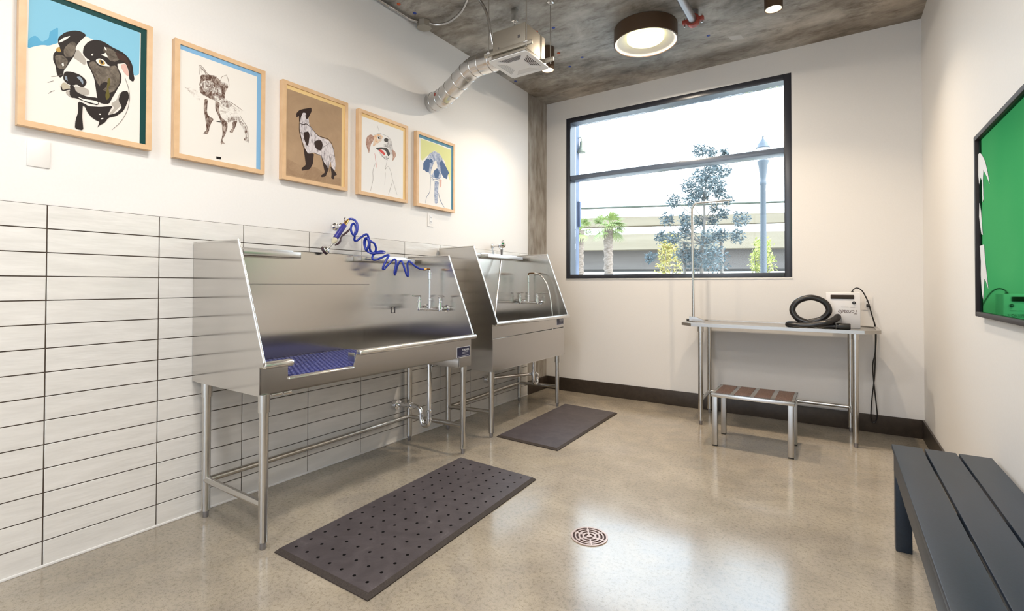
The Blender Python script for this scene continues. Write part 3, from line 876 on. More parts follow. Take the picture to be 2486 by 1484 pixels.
# ------------------------------------------------------------------ framed dog prints
ART = {"f1":[["p","art_sky_blue",[[36,570],[205,569],[428,567],[426,358],[404,345],[380,420],[313,438],[207,458],[151,444],[128,389],[117,381],[98,365],[80,362],[65,353],[55,346],[44,339],[33,327]]],["p","art_deep_blue",[[35,369],[54,392],[65,387],[76,372],[98,396],[101,428],[128,460],[128,424],[126,390],[117,381],[98,365],[80,362],[55,346],[33,327]]],["p","paper",[[127,385],[151,439],[207,463],[312,443],[362,435],[395,392],[405,323],[386,277],[337,183],[251,157],[186,157],[154,178],[130,221]]],["p","ink",[[128,386],[128,414],[151,447],[182,469],[206,475],[225,466],[207,437],[193,410],[187,392],[189,375],[180,347],[168,322],[158,295],[149,279],[147,255],[138,239],[126,250],[121,289],[113,306],[113,337],[121,350],[136,377]]],["p","ink_wash",[[152,383],[175,418],[189,414],[187,377],[176,346],[152,337],[146,360]]],["p","ink_wash",[[118,333],[144,344],[164,326],[153,285],[130,277],[122,304]]],["p","paper",[[127,391],[143,418],[171,441],[157,419],[138,397]]],["p","paper",[[141,304],[147,311],[149,299],[145,292]]],["p","eye_amber",[[120,357],[130,375],[140,372],[140,355],[127,350]]],["p","ink",[[133,375],[144,374],[148,361],[147,351],[139,357]]],["p","ink",[[212,376],[215,409],[231,439],[256,459],[282,463],[304,456],[317,450],[362,441],[385,422],[399,394],[402,361],[408,329],[402,315],[387,319],[383,365],[371,395],[349,383],[338,379],[345,351],[356,333],[356,300],[337,249],[319,205],[311,180],[285,172],[268,178],[263,214],[259,244],[254,280],[241,313],[228,335],[226,350],[241,355],[224,362]]],["p","ink_wash",[[232,342],[253,360],[270,340],[305,353],[335,370],[349,331],[352,298],[330,247],[306,228],[280,241],[263,267],[249,305]]],["p","ink_wash",[[282,425],[304,445],[335,430],[362,424],[335,386],[309,382]]],["p","ink_brown",[[328,433],[371,428],[390,390],[390,357],[371,400],[344,401]]],["p","art_olive",[[303,292],[312,306],[314,274],[306,255],[313,214],[300,191],[295,214],[301,248]]],["p","ink",[[273,255],[292,278],[305,277],[293,245],[280,236]]],["p","ink",[[263,235],[284,232],[289,206],[272,190],[263,214]]],["p","art_pink",[[351,379],[371,392],[381,365],[385,335],[372,339],[358,359]]],["p","paper",[[288,440],[293,438],[300,427],[293,424]]],["p","paper",[[278,397],[295,414],[305,393],[293,395]]],["p","paper",[[242,385],[249,393],[249,385],[245,379]]],["p","paper",[[257,364],[270,378],[287,378],[300,362],[313,356],[294,351],[279,348],[266,352]]],["p","eye_amber",[[269,371],[283,374],[295,363],[285,351],[272,354]]],["p","ink",[[275,375],[285,370],[285,357],[276,357]]],["p","art_grey",[[189,383],[199,387],[226,350],[220,326],[192,342],[180,345]]],["p","art_grey",[[181,218],[209,225],[234,223],[238,203],[226,191],[193,193]]],["p","art_tan",[[138,203],[147,227],[169,217],[169,200],[148,185]]],["p","ink",[[147,258],[153,275],[176,281],[204,278],[223,264],[228,250],[217,226],[205,224],[193,232],[177,219],[157,225],[147,237]]],["p","art_glint",[[151,254],[159,254],[162,235],[153,239]]],["p","art_glint",[[190,263],[204,271],[216,254],[214,234],[205,252]]],["p","ink",[[169,222],[185,219],[189,199],[209,190],[234,188],[264,195],[272,184],[270,160],[234,159],[210,165],[189,169],[174,165],[165,182],[171,199]]],["p","paper",[[193,178],[218,173],[251,178],[270,176],[267,164],[234,165],[210,167]]],["p","art_grey",[[154,186],[169,193],[169,175],[176,167],[164,171]]],["l","ink",5,[[140,204],[146,188],[169,201],[189,195]]],["p","art_grey",[[315,182],[337,205],[350,248],[373,222],[351,182],[320,134],[307,128],[331,170]]],["p","ink",[[198,157],[218,154],[234,146],[276,155],[324,175],[311,145],[305,124],[338,146],[360,180],[344,207],[355,252],[380,265],[387,238],[376,195],[365,164],[338,131],[307,114],[296,89],[273,67],[267,56],[276,88],[264,88],[243,101],[228,123],[224,138],[210,144]]],["p","ink",[[198,156],[215,151],[213,92],[218,31],[188,31],[190,70],[199,109]]],["p","paper",[[272,123],[280,125],[279,119],[273,118]]],["p","paper",[[279,103],[288,108],[289,102],[281,98]]],["l","pencil",2,[[370,321],[384,276],[388,227],[379,168],[354,108],[322,62]]],["l","pencil",1.5,[[107,235],[126,245],[148,261]]],["l","pencil",1.5,[[96,206],[115,220]]],["l","pencil",1.5,[[99,159],[108,170],[119,179]]]],"f2":[["p","sketch_faint",[[42,382],[82,383],[116,376],[130,328],[110,328],[82,353]]],["p","sketch",[[135,470],[123,515],[140,504],[167,482],[202,485],[227,471],[236,468],[270,467],[255,416],[255,371],[234,370],[216,352],[186,355],[162,366],[139,359],[124,379],[122,416]]],["p","sketch_dark",[[129,468],[167,482],[202,485],[227,471],[233,441],[209,439],[173,452],[144,442],[125,417]]],["p","sketch_dark",[[124,404],[138,406],[150,381],[173,389],[203,361],[186,352],[150,363],[127,371]]],["p","sketch_dark",[[233,460],[273,455],[255,416],[252,376],[237,384]]],["p","paper",[[129,499],[143,492],[155,478],[138,471]]],["p","paper",[[236,474],[248,498],[258,502],[254,474]]],["p","sketch_dark",[[147,343],[165,349],[161,278],[172,256],[198,251],[182,221],[171,174],[164,158],[143,160],[161,180],[154,238],[145,286]]],["p","sketch_dark",[[203,354],[228,349],[222,309],[235,268],[269,251],[269,219],[254,170],[239,146],[258,128],[233,126],[243,180],[238,236],[216,282],[204,304]]],["p","sketch_faint",[[228,369],[258,372],[303,360],[351,345],[335,303],[345,286],[297,272],[272,252],[235,268],[222,303]]],["p","sketch",[[228,362],[258,372],[296,358],[271,330],[234,338]]],["p","sketch",[[272,285],[335,303],[345,286],[297,269],[269,248]]],["p","sketch",[[323,286],[345,279],[374,251],[383,196],[386,166],[356,176],[371,199],[359,236],[336,263]]],["p","sketch_dark",[[294,262],[323,276],[311,237],[296,199],[277,200],[297,230]]],["l","sienna",2,[[123,466],[121,514],[140,510],[167,482],[202,487],[227,471],[236,494],[260,514]]],["l","sienna",2,[[260,514],[271,487],[275,456]]],["l","sienna",2,[[258,375],[303,363],[351,343]]],["l","sienna",2,[[335,310],[355,282],[379,248],[386,166]]],["l","sienna",2,[[155,440],[167,438],[158,447]]],["l","sienna",2,[[203,431],[215,432],[221,440]]],["l","sienna",2,[[161,414],[173,421],[185,415]]],["l","sienna",2,[[170,401],[182,379],[203,361]]],["l","sienna",2,[[143,160],[164,159]]],["l","sienna",2,[[232,135],[239,121]]],["p","black_mark",[[211,49],[236,50],[235,37],[211,36]]],["l","black_mark",4,[[209,241],[236,244]]]],"f3":[["p","kraft_shade",[[40,130],[148,100],[238,118],[350,70],[430,84],[430,29],[33,32]]],["p","chalk",[[123,415],[145,449],[175,464],[190,380],[221,348],[260,323],[332,317],[365,286],[382,226],[389,163],[383,119],[358,142],[350,183],[334,127],[314,116],[293,157],[273,201],[222,211],[177,190],[154,236],[135,278],[122,335]]],["p","umber",[[99,400],[97,428],[117,454],[145,470],[182,487],[203,497],[205,473],[177,414],[162,413],[167,448],[145,449],[134,425],[118,370],[116,420]]],["p","umber",[[148,322],[183,338],[192,313],[184,256],[173,239],[154,276]]],["p","umber",[[224,280],[245,295],[278,303],[290,275],[277,234],[253,232],[230,247]]],["p","umber",[[147,234],[181,194],[224,204],[217,134],[194,94],[163,84],[138,74],[137,91],[166,117],[158,169]]],["p","umber",[[273,215],[301,159],[330,133],[330,112],[311,70],[280,60],[276,70],[306,95],[293,143]]],["p","umber",[[348,147],[375,128],[402,97],[379,89],[377,63],[355,65],[358,100]]],["l","umber",4,[[187,383],[221,351],[260,327],[336,321],[369,273],[382,219]]],["l","umber",5,[[118,374],[120,321],[135,271],[151,221]]],["l","umber",5,[[122,372],[146,371],[168,381],[192,371]]],["l","umber",3,[[222,207],[277,202]]],["l","umber",2,[[164,333],[160,277]]],["l","umber",2,[[277,216],[284,253],[332,292]]],["l","umber",2,[[317,204],[325,136]]],["l","umber",2,[[341,224],[346,154]]],["l","umber",3,[[333,180],[340,103]]],["l","umber",2,[[184,182],[181,113]]]],"f4":[["p","sienna_wash",[[68,381],[81,426],[114,452],[146,444],[139,408],[120,386],[106,340],[101,305],[82,342]]],["p","orange_wash",[[142,449],[193,476],[234,465],[214,436],[174,403],[133,366],[146,419]]],["p","paper",[[173,451],[203,461],[209,437],[178,428]]],["l","pencil",3,[[176,449],[203,456],[206,441],[185,436]]],["p","ink",[[181,448],[197,454],[201,441],[185,437]]],["p","charcoal",[[238,446],[263,466],[288,455],[273,430],[244,430]]],["p","charcoal_wash",[[286,474],[317,446],[331,393],[310,340],[295,384],[270,395],[234,386],[234,410],[275,424]]],["p","charcoal",[[159,362],[214,380],[270,388],[304,353],[284,324],[255,366],[214,366],[186,350]]],["p","art_red",[[184,351],[214,364],[253,343],[249,325],[214,338]]],["p","charcoal_wash",[[189,344],[235,323],[281,324],[266,306],[225,309]]],["p","sienna_wash",[[318,390],[352,380],[363,351],[324,296],[329,344]]],["l","pencil",2,[[160,252],[136,185],[138,124],[114,36]]],["l","art_red",3,[[152,320],[163,268],[170,219]]],["l","pencil",2,[[276,308],[254,224],[282,253],[314,204],[330,150],[376,48]]],["l","pencil",2,[[325,141],[286,37]]],["l","pencil",1.5,[[256,200],[249,104]]],["l","pencil",1.5,[[144,454],[193,478],[254,478],[296,465],[323,431]]],["l","pencil",1.5,[[173,536],[193,494]]],["l","orange_wash",3,[[139,371],[174,399],[224,439]]],["l","charcoal",4,[[235,311],[261,301],[292,320]]]],"f5":[["p","art_lime",[[51,554],[238,555],[436,547],[424,270],[402,298],[346,434],[225,498],[136,434],[74,377],[52,389]]],["p","denim_wash",[[86,362],[123,405],[161,457],[219,489],[278,483],[318,447],[360,392],[346,343],[292,332],[309,281],[266,260],[200,261],[168,273],[149,296],[112,297],[87,327]]],["p","denim",[[84,361],[123,405],[155,411],[161,360],[149,294],[112,296],[84,322]]],["p","denim",[[77,318],[89,326],[92,306],[79,301]]],["p","denim",[[298,442],[360,392],[411,337],[390,324],[381,281],[333,286],[299,325],[292,369]]],["p","denim",[[149,397],[180,417],[202,404],[193,380],[161,373]]],["p","denim",[[278,407],[312,423],[325,398],[292,373]]],["p","paper",[[213,397],[241,417],[259,335],[220,327],[181,275],[172,300]]],["p","denim",[[207,316],[252,352],[281,321],[268,272],[224,261]]],["p","art_pink",[[279,267],[310,263],[305,208],[282,184]]],["p","denim_wash",[[224,239],[273,239],[264,147],[257,52],[225,47],[217,140]]],["l","denim",4,[[172,265],[169,176],[160,131],[125,86],[113,34]]],["l","denim",5,[[269,143],[294,84],[345,30]]],["l","denim",4,[[172,265],[213,248],[279,267]]],["l","denim",2,[[181,245],[227,235],[279,253]]]]}
FR = {'f1': (-0.107, 1.876, 0.475, 0.613), 'f2': (0.466, 1.866, 0.476, 0.614), 'f3': (1.052, 1.862, 0.48, 0.612), 'f4': (1.624, 1.859, 0.479, 0.609), 'f5': (2.199, 1.854, 0.476, 0.608)}
def framed(key, label, paper, band):
    y0_, z0_, w, h = FR[key]
    y0_ += 0.004
    T = thing('framed_print', label, 'picture', (0, y0_ + w / 2, z0_), 'framed dog prints in a row on the left wall')
    fw, dp = 0.024, 0.038
    bm = new()
    # four mitred members
    o_ = [(0, 0), (w, 0), (w, h), (0, h)]
    i_ = [(fw, fw), (w - fw, fw), (w - fw, h - fw), (fw, h - fw)]
    for k in range(4):
        k2 = (k + 1) % 4
        plate(bm, [[o_[k], o_[k2], i_[k2], i_[k]]], lambda u, v, ww: Vector((0.003 + ww, y0_ + u, z0_ + v)), dp - 0.003)
    obj('frame', bm, 'maple', T)
    names = [paper, band]
    bm = new()
    L = [0.0]
    def layer(poly, m_):
        if m_ not in names:
            names.append(m_)
        L[0] += 0.00005
        plate(bm, [poly], lambda u, v, ww: Vector((dp - 0.0065 + L[0] + ww, y0_ + u, z0_ + v)), 0, mi=names.index(m_))
    box(bm, (0.006, y0_ + fw - 0.002, z0_ + fw - 0.002), (dp - 0.0066, y0_ + w - fw + 0.002, z0_ + h - fw + 0.002))
    a, b_ = fw, 0.024
    layer([(a, h - a - b_), (w - a - b_, h - a - b_), (w - a - b_, a), (w - a, a), (w - a, h - a), (a, h - a)], band)
    def clip(p):
        return (min(max(p[0] / 1000 - 0.004, a), w - a - b_), min(max(p[1] / 1000, a), h - a - b_))
    for it in ART[key]:
        if it[0] == 'p':
            pl = [clip(p) for p in it[2]]
            q = [pl[0]]
            for p in pl[1:]:
                if (Vector(p) - Vector(q[-1])).length > 1e-4:
                    q.append(p)
            if len(q) > 2:
                # soften the traced outline
                s_ = []
                n_ = len(q)
                if n_ > 4:
                    for k in range(n_):
                        p0, p1 = Vector(q[k]), Vector(q[(k + 1) % n_])
                        t0 = min(0.22, 0.006 / max((p1 - p0).length, 1e-6))
                        s_ += [tuple(p0.lerp(p1, t0)), tuple(p0.lerp(p1, 1 - t0))]
                else:
                    s_ = q
                layer(s_, it[1])
        else:
            wd = it[2] / 1000
            c_ = catmull([Vector((*clip(p), 0)) for p in it[3]], 5)
            lf, rt = [], []
            for k, p in enumerate(c_):
                d = c_[min(k + 1, len(c_) - 1)] - c_[max(k - 1, 0)]
                d = Vector((-d.y, d.x, 0)).normalized() if d.length > 0 else Vector((0, 1, 0))
                ww_ = wd * 0.5 * (0.55 + 0.45 * math.sin(math.pi * (k + 0.6) / len(c_)))
                lf.append(((p + d * ww_).x, (p + d * ww_).y)); rt.append(((p - d * ww_).x, (p - d * ww_).y))
            for k in range(len(c_) - 1):
                plate(bm, [[lf[k], lf[k + 1], rt[k + 1], rt[k]]], lambda u, v, ww: Vector((dp - 0.0065 + L[0] + 0.00004 + ww, y0_ + u, z0_ + v)), 0, mi=(names.index(it[1]) if it[1] in names else (names.append(it[1]) or names.index(it[1]))))
            L[0] += 0.00005
    for fc in bm.faces:
        if fc.normal.x < 0 and len({round(v.co.x, 6) for v in fc.verts}) == 1 and fc.verts[0].co.x > dp - 0.0066:
            fc.normal_flip()
    me_names = names
    # keep the drawn layers' facing
    obj('print', bm, me_names, T)
    return T
framed('f1', 'largest-looking framed dog portrait, black and white dog head on blue, at far left', 'paper', 'band_teal')
framed('f2', 'maple framed sketch of a small standing dog with upright ears and pale blue border', 'paper', 'band_blue')
framed('f3', 'maple framed drawing of a black and white dog on a brown ground', 'kraft', 'band_yellow')
framed('f4', 'maple framed drawing of an orange and white dog with open mouth', 'paper_white', 'band_yellow')
framed('f5', 'maple framed drawing of a blue spotted dog on yellow, nearest the column', 'paper_white', 'band_steel')

# ------------------------------------------------------------------ wall plates
bm = new(); box(bm, (0.0, -0.066, 1.717), (0.006, 0.008, 1.832), 0.003); tag(obj('blank_wall_plate', bm, 'plate_white'), 'blank white cover plate on the wall under the portrait at far left', 'cover plate')
def outlet(root_label, c, right, normal, w, h):
    R_, N_ = Vector(right), Vector(normal)
    T = thing('wall_outlet', root_label, 'outlet', c)
    def P(u, v, ww):
        return Vector(c) + R_ * u + Vector((0, 0, 1)) * v + N_ * ww
    bm = new(); plate(bm, [round_rect(-w / 2, -h / 2, w / 2, h / 2, 0.005)], P, 0.005); obj('cover_plate', bm, 'plate_white', T)
    bm = new(); plate(bm, [round_rect(-w * 0.24, -h * 0.3, w * 0.24, h * 0.3, 0.003)], lambda u, v, ww: P(u, v, ww + 0.0045), 0.003); rc = obj('receptacle', bm, 'white_plastic', T)
    for s in (-1, 1):
        bm = new()
        for du in (-0.006, 0.006):
            plate(bm, [[(du - 0.0015, s * h * 0.16 - 0.005), (du + 0.0015, s * h * 0.16 - 0.005), (du + 0.0015, s * h * 0.16 + 0.005), (du - 0.0015, s * h * 0.16 + 0.005)]], lambda u, v, ww: P(u, v, ww + 0.0072), 0.0006)
        obj('socket', bm, 'hole_black', rc)
    return T
outlet('white power outlet on the left wall below the blue spotted dog print', (0, 2.405, 1.764), (0, 1, 0), (1, 0, 0), 0.070, 0.115)
outlet('white power outlet on the window wall beside the dryer', (3.069, D, 1.068), (1, 0, 0), (0, -1, 0), 0.070, 0.112)

# ------------------------------------------------------------------ grooming table with arm
GT = thing('grooming_table', 'stainless steel grooming table with hooked arm at its left end, under the window', 'table', (2.41, 4.07, 0))
tz = 0.858
tx0, tx1, ty0, ty1, ch = 1.690, 3.128, 3.765, 4.352, 0.105
outl = [(tx0, ty0 + ch), (tx0 + ch, ty0), (tx1 - ch, ty0), (tx1, ty0 + ch), (tx1, ty1 - ch), (tx1 - ch, ty1), (tx0 + ch, ty1), (tx0, ty1 - ch)]
def inset(pl, d):
    c_ = Vector((sum(p[0] for p in pl) / len(pl), sum(p[1] for p in pl) / len(pl)))
    return [(p[0] + (d if p[0] < c_.x else -d), p[1] + (d if p[1] < c_.y else -d)) for p in pl]
bm = new()
plate(bm, [outl, inset(outl, 0.028)], XY(tz), 0.026)
plate(bm, [inset(outl, 0.026)], XY(tz + 0.012), 0.006)
obj('tabletop', bm, 'steel_satin', GT)
leg_set(GT, [(1.859, 3.838), (2.969, 3.852), (1.835, 4.312), (2.948, 4.312)], tz + 0.002, 0.05)
bar(GT, (1.835, 4.312, 0.205), (2.948, 4.312, 0.205), 0.015); bar(GT, (1.859, 3.838, 0.205), (1.835, 4.312, 0.205), 0.015); bar(GT, (2.969, 3.852, 0.205), (2.948, 4.312, 0.205), 0.015)
tp = tz + 0.026
pth = [(1.738, 4.1, tp - 0.03), (1.738, 4.1, 1.00)] + catmull([(1.728, 4.1, 1.90), (1.732, 4.1, 1.945), (1.763, 4.1, 1.979), (1.83, 4.1, 1.984)], 5) + [(2.076, 4.1, 1.987)]
bm = new(); tube(bm, pth, 0.0115, 14)
GA = obj('grooming_arm', bm, 'steel_tube', GT)
for a, b_ in ((1.896, 1.950), (1.990, 2.050)):
    bm = new()
    tube(bm, catmull([(a, 4.1, 1.980), (a + 0.006, 4.1, 1.945), ((a + b_) / 2, 4.1, 1.925), (b_ - 0.006, 4.1, 1.945), (b_, 4.1, 1.980)], 5), 0.005, 8)
    obj('loop_hook', bm, 'steel_tube', GA)
bm = new()
plate(bm, [[(1.706, tp - 0.002), (1.838, tp - 0.002), (1.838, tp + 0.006), (1.765, tp + 0.036), (1.706, tp + 0.042)]], XZ(4.075), 0.05)
box(bm, (1.706, 4.08, tp - 0.045), (1.716, 4.12, tp), 0.002); box(bm, (1.700, 4.08, tp - 0.052), (1.76, 4.12, tp - 0.040), 0.002)
obj('clamp', bm, 'galvanized', GA)
bm = new(); tube(bm, [(1.706, 4.1, tp + 0.008), (1.678, 4.1, tp + 0.008)], [0.006, 0.011], 12); obj('clamp_knob', bm, 'black_plastic', GA)

# dryer standing upside down on the table
dz = tp + 0.001 - 0.008
DR = thing('pet_dryer', 'white box pet dryer with coiled black hose standing on the table', 'dryer', (2.89, 4.15, dz))
bx0, bx1, by0, by1, bz0, bz1 = 2.781, 3.009, 4.055, 4.255, tz + 0.018, 1.160
bm = new(); box(bm, (bx0, by0, bz0), (bx1, by1, bz1), 0.004); obj('body', bm, 'white_enamel', DR)
bm = new(); box(bm, (2.813, by0 - 0.006, 1.109), (2.969, by0 + 0.004, 1.142), 0.004); obj('air_filter', bm, 'foam_dark', DR)
bm = new(); lathe(bm, [(0, 0), (0.012, 0), (0.012, 0.004), (0.007, 0.005), (0.006, 0.011), (0, 0.012)], (2.968, by0, 1.080), (0, -1, 0), 20); box(bm, (2.966, by0 - 0.014, 1.078), (2.970, by0 - 0.011, 1.084), 0, 1)
obj('switch', bm, ['black_plastic', 'white_plastic'], DR)
lettering('lettering', 'Tornado', 0.046, mtx((-1, 0, 0), (0, 0, -1), (0, -1, 0), (2.931, by0 - 0.0003, 1.008)), 'letter_brown', DR, shear=0.35, sx=0.80)
bm = new(); box(bm, (2.944, by0 - 0.0008, 1.0425), (2.975, by0 + 0.001, 1.0455)); box(bm, (2.884, by0 - 0.0008, 1.044), (2.932, by0 + 0.001, 1.0460)); obj('small_print', bm, 'letter_brown', DR)
hz = tz + 0.018 + 0.0245
hp = [(2.860, 4.062, 0.966), (2.860, 4.01, 0.966), (2.855, 3.93, 0.963), (2.836, 3.87, 0.950), (2.80, 3.845, 0.932), (2.75, 3.838, 0.920), (2.657, 3.838, hz), (2.57, 3.852, hz), (2.528, 3.892, hz), (2.545, 3.935, hz), (2.60, 3.955, hz + 0.002), (2.68, 3.965, 0.925), (2.755, 3.965, 0.950), (2.803, 3.960, 1.015), (2.772, 3.955, 1.085), (2.683, 3.950, 1.119), (2.592, 3.940, 1.088), (2.553, 3.932, 1.020), (2.585, 3.922, 0.955), (2.66, 3.914, 0.920), (2.75, 3.906, hz), (2.80, 3.902, hz), (2.85, 3.900, hz)]
pts = resample(catmull(hp, 16), 0.0028)
bm = new(); tube(bm, pts, [0.0238 if k % 2 else 0.0218 for k in range(len(pts))], 16)
HO = obj('hose', bm, 'hose_black', DR, sharp=80)
bm = new(); lathe(bm, [(0, 0), (0.0235, 0.0), (0.0245, 0.004), (0.0245, 0.085), (0.021, 0.092), (0.0, 0.092)], (2.850, 3.900, hz), (1, 0, 0), 22); obj('nozzle', bm, 'black_plastic', HO)
cp = [(2.961, 4.20, 1.150), (2.962, 4.20, 1.172), (2.975, 4.21, 1.19), (2.998, 4.235, 1.196), (3.025, 4.25, 1.176), (3.050, 4.27, 1.13), (3.074, 4.29, 1.063), (3.092, 4.31, 0.984), (3.116, 4.352, 0.892), (3.124, 4.362, 0.80), (3.116, 4.362, 0.66), (3.100, 4.362, 0.56), (3.106, 4.36, 0.42), (3.122, 4.36, 0.226), (3.126, 4.36, 0.14), (3.107, 4.36, 0.085), (3.086, 4.362, 0.12), (3.092, 4.366, 0.266), (3.112, 4.368, 0.478), (3.118, 4.368, 0.688), (3.118, 4.366, 0.86), (3.098, 4.366, 0.97), (3.082, 4.37, 1.035), (3.074, 4.372, 1.052)]
bm = new(); tube(bm, resample(catmull(cp, 8), 0.012), 0.0046, 8)
lathe(bm, [(0, 0), (0.012, 0), (0.010, 0.006), (0.006, 0.012), (0, 0.012)], (2.961, 4.20, bz1 - 0.001), (0, 0, 1), 14)
CO = obj('power_cord', bm, 'black_plastic', DR)
bm = new(); box(bm, (3.060, 4.358, 1.036), (3.084, 4.3935, 1.062), 0.005); obj('plug', bm, 'black_plastic', CO)

# ------------------------------------------------------------------ step stool
ST = thing('step_stool', 'low stainless step stool with dark grit strips in front of the table', 'step stool', (2.33, 3.49, 0))
sx0, sx1, sy0, sy1, sz = 2.053, 2.606, 3.292, 3.690, 0.397
bm = new(); box(bm, (sx0, sy0, sz - 0.004), (sx1, sy1, sz), 0.0015)
for a, b_ in (((sx0, sy0), (sx1, sy0 + 0.006)), ((sx0, sy1 - 0.006), (sx1, sy1)), ((sx0, sy0), (sx0 + 0.006, sy1)), ((sx1 - 0.006, sy0), (sx1, sy1))):
    box(bm, (a[0], a[1], sz - 0.026), (b_[0], b_[1], sz), 0.002)
obj('step_top', bm, 'steel_bright', ST)
gx = sx0 + 0.022
tw = (sx1 - sx0 - 0.044 - 3 * 0.030) / 4
for k in range(4):
    bm = new(); box(bm, (gx + k * (tw + 0.030), sy0 + 0.03, sz - 0.001), (gx + k * (tw + 0.030) + tw, sy1 - 0.02, sz + 0.002), 0.001); obj('grit_strip', bm, 'grit_tread', ST)
for x in (sx0 + 0.006, sx1 - 0.044):
    for y in (sy0 + 0.006, sy1 - 0.046):
        bm = new(); box(bm, (x, y, 0.008), (x + 0.038, y + 0.038, sz - 0.004), 0.003); lg = obj('leg', bm, 'steel_satin', ST)
        bm = new(); box(bm, (x + 0.001, y + 0.001, 0), (x + 0.037, y + 0.037, 0.009), 0.002); obj('foot', bm, 'black_plastic', lg)

# ------------------------------------------------------------------ anti-fatigue mats
def floor_mat(label, corners, th, holes):
    c0 = Vector((sum(c[0] for c in corners) / 4, sum(c[1] for c in corners) / 4, 0))
    q = [Vector((*c, 0)) for c in corners]
    inn = []
    for p in q:
        d = (c0 - p)
        inn.append(p + Vector((math.copysign(0.017, d.x), math.copysign(0.017, d.y), 0)))
    bm = new()
    lo = [bm.verts.new((p.x, p.y, 0.001)) for p in q]
    lo2 = [bm.verts.new((p.x, p.y, 0.005)) for p in q]
    top = [bm.verts.new((p.x, p.y, th)) for p in inn]
    for a, b_ in ((lo, lo2), (lo2, top)):
        for k in range(4):
            fc = bm.faces.new((a[k], a[(k + 1) % 4], b_[(k + 1) % 4], b_[k])); fc.material_index = 1
    fc = bm.faces.new(lo[::-1]); fc.material_index = 1
    t = new()
    es = []
    for lp in [[(p.x, p.y) for p in inn]] + [circle(hx, hy, 0.0078, 12) for hx, hy in holes]:
        vs = [t.verts.new((p[0], p[1], th)) for p in lp]
        for k in range(len(vs)):
            es.append(t.edges.new((vs[k], vs[(k + 1) % len(vs)])))
    if holes:
        bmesh.ops.triangle_fill(t, use_beauty=True, use_dissolve=False, edges=es)
    else:
        t.faces.new(t.verts[:])
    merge(bm, t, 0)
    for hx, hy in holes:
        a = [bm.verts.new((p[0], p[1], th)) for p in circle(hx, hy, 0.0078, 12)]
        b_ = [bm.verts.new((p[0], p[1], 0.003)) for p in circle(hx, hy, 0.0078, 12)]
        for k in range(12):
            fc = bm.faces.new((a[k], b_[k], b_[(k + 1) % 12], a[(k + 1) % 12])); fc.material_index = 2
        fc = bm.faces.new(b_); fc.material_index = 2
    return tag(obj('floor_mat', bm, ['rubber_mat', 'rubber_edge', 'hole_black']), label, 'floor mat', 'rubber mats on the floor')
hl = []
for j in range(17):
    t_ = j / 16
    for i in range(7):
        hl.append((0.790 + i * 0.0803 - 0.055 * t_, 0.682 + 1.243 * t_ - 0.006 * i * t_ / 6))
floor_mat('large dark rubber floor mat full of round holes in front of the front tub', [(0.722, 0.617), (1.346, 0.622), (1.286, 1.988), (0.656, 2.012)], 0.020, hl)
floor_mat('smooth dark rubber floor mat without holes in front of the far tub', [(0.582, 2.556), (1.146, 2.530), (1.122, 3.764), (0.548, 3.800)], 0.016, [])

# ------------------------------------------------------------------ floor drain
FD = thing('floor_drain', 'round bronze floor drain grate in the middle of the floor', 'floor drain', (1.850, 1.540, 0))
bm = new(); lathe(bm, [(0, 0.0006), (0.086, 0.0006), (0.086, 0.0)], (1.850, 1.540, 0), n=48); obj('drain_well', bm, 'drain_dark', FD)
bm = new()
slots = [(0.012, 0.024, 3, 0.25), (0.034, 0.044, 6, 0.22), (0.053, 0.063, 6, 0.15), (0.070, 0.079, 6, 0.12)]
radii = [0.0]
for a, b_, n_, g in slots:
    radii += [a, b_]
radii += [0.088]
NS = 96
def ringpt(r_, k, z):
    t = 2 * math.pi * k / NS
    return (1.850 + r_ * math.cos(t), 1.540 + r_ * math.sin(t), z)
def is_slot(ri, k):
    if ri % 2 == 0:
        return False
    n_, g = slots[(ri - 1) // 2][2:]
    ph = (k / NS * n_) % 1.0
    return g / 2 < ph < 1 - g / 2
for ri in range(len(radii) - 1):
    for k in range(NS):
        if is_slot(ri, k):
            continue
        ra, rb = radii[ri], radii[ri + 1]
        va = [ringpt(rb, k, 0.004), ringpt(rb, k + 1, 0.004)]
        va += [ringpt(ra, k + 1, 0.004), ringpt(ra, k, 0.004)] if ra > 0 else [ringpt(0, 0, 0.004)]
        bm.faces.new([bm.verts.new(v) for v in va])
bmesh.ops.remove_doubles(bm, verts=bm.verts, dist=1e-6)
ex = bmesh.ops.extrude_face_region(bm, geom=bm.faces[:])
bmesh.ops.translate(bm, vec=(0, 0, -0.0032), verts=[g for g in ex['geom'] if isinstance(g, bmesh.types.BMVert)])
obj('grate', bm, 'drain_bronze', FD)

# ------------------------------------------------------------------ bench
BE = thing('bench', 'dark grey slatted bench along the right wall', 'bench', (3.24, 1.3, 0))
by_a, by_b = 0.25, 2.287
bt = 0.466
for a, b_ in ((3.066, 3.178), (3.186, 3.296), (3.304, 3.414)):
    bm = new(); box(bm, (a, by_a, bt - 0.022), (b_, by_b, bt), 0.003); obj('slat', bm, 'bench_paint', BE)
for x in (3.072, 3.386):
    bm = new(); box(bm, (x, by_a + 0.04, bt - 0.122), (x + 0.02, by_b - 0.02, bt - 0.022), 0.002); obj('side_rail', bm, 'bench_paint', BE)
for y in (by_a + 0.02, 0.9, 1.55, by_b - 0.045):
    bm = new(); box(bm, (3.092, y, bt - 0.10), (3.386, y + 0.025, bt - 0.022), 0.002); obj('cross_rail', bm, 'bench_paint', BE)
for x in (3.0725, 3.346):
    for y in (by_a + 0.03, by_b - 0.085):
        bm = new(); box(bm, (x, y, 0), (x + 0.06, y + 0.065, bt - 0.024), 0.003); obj('leg', bm, 'bench_paint', BE)

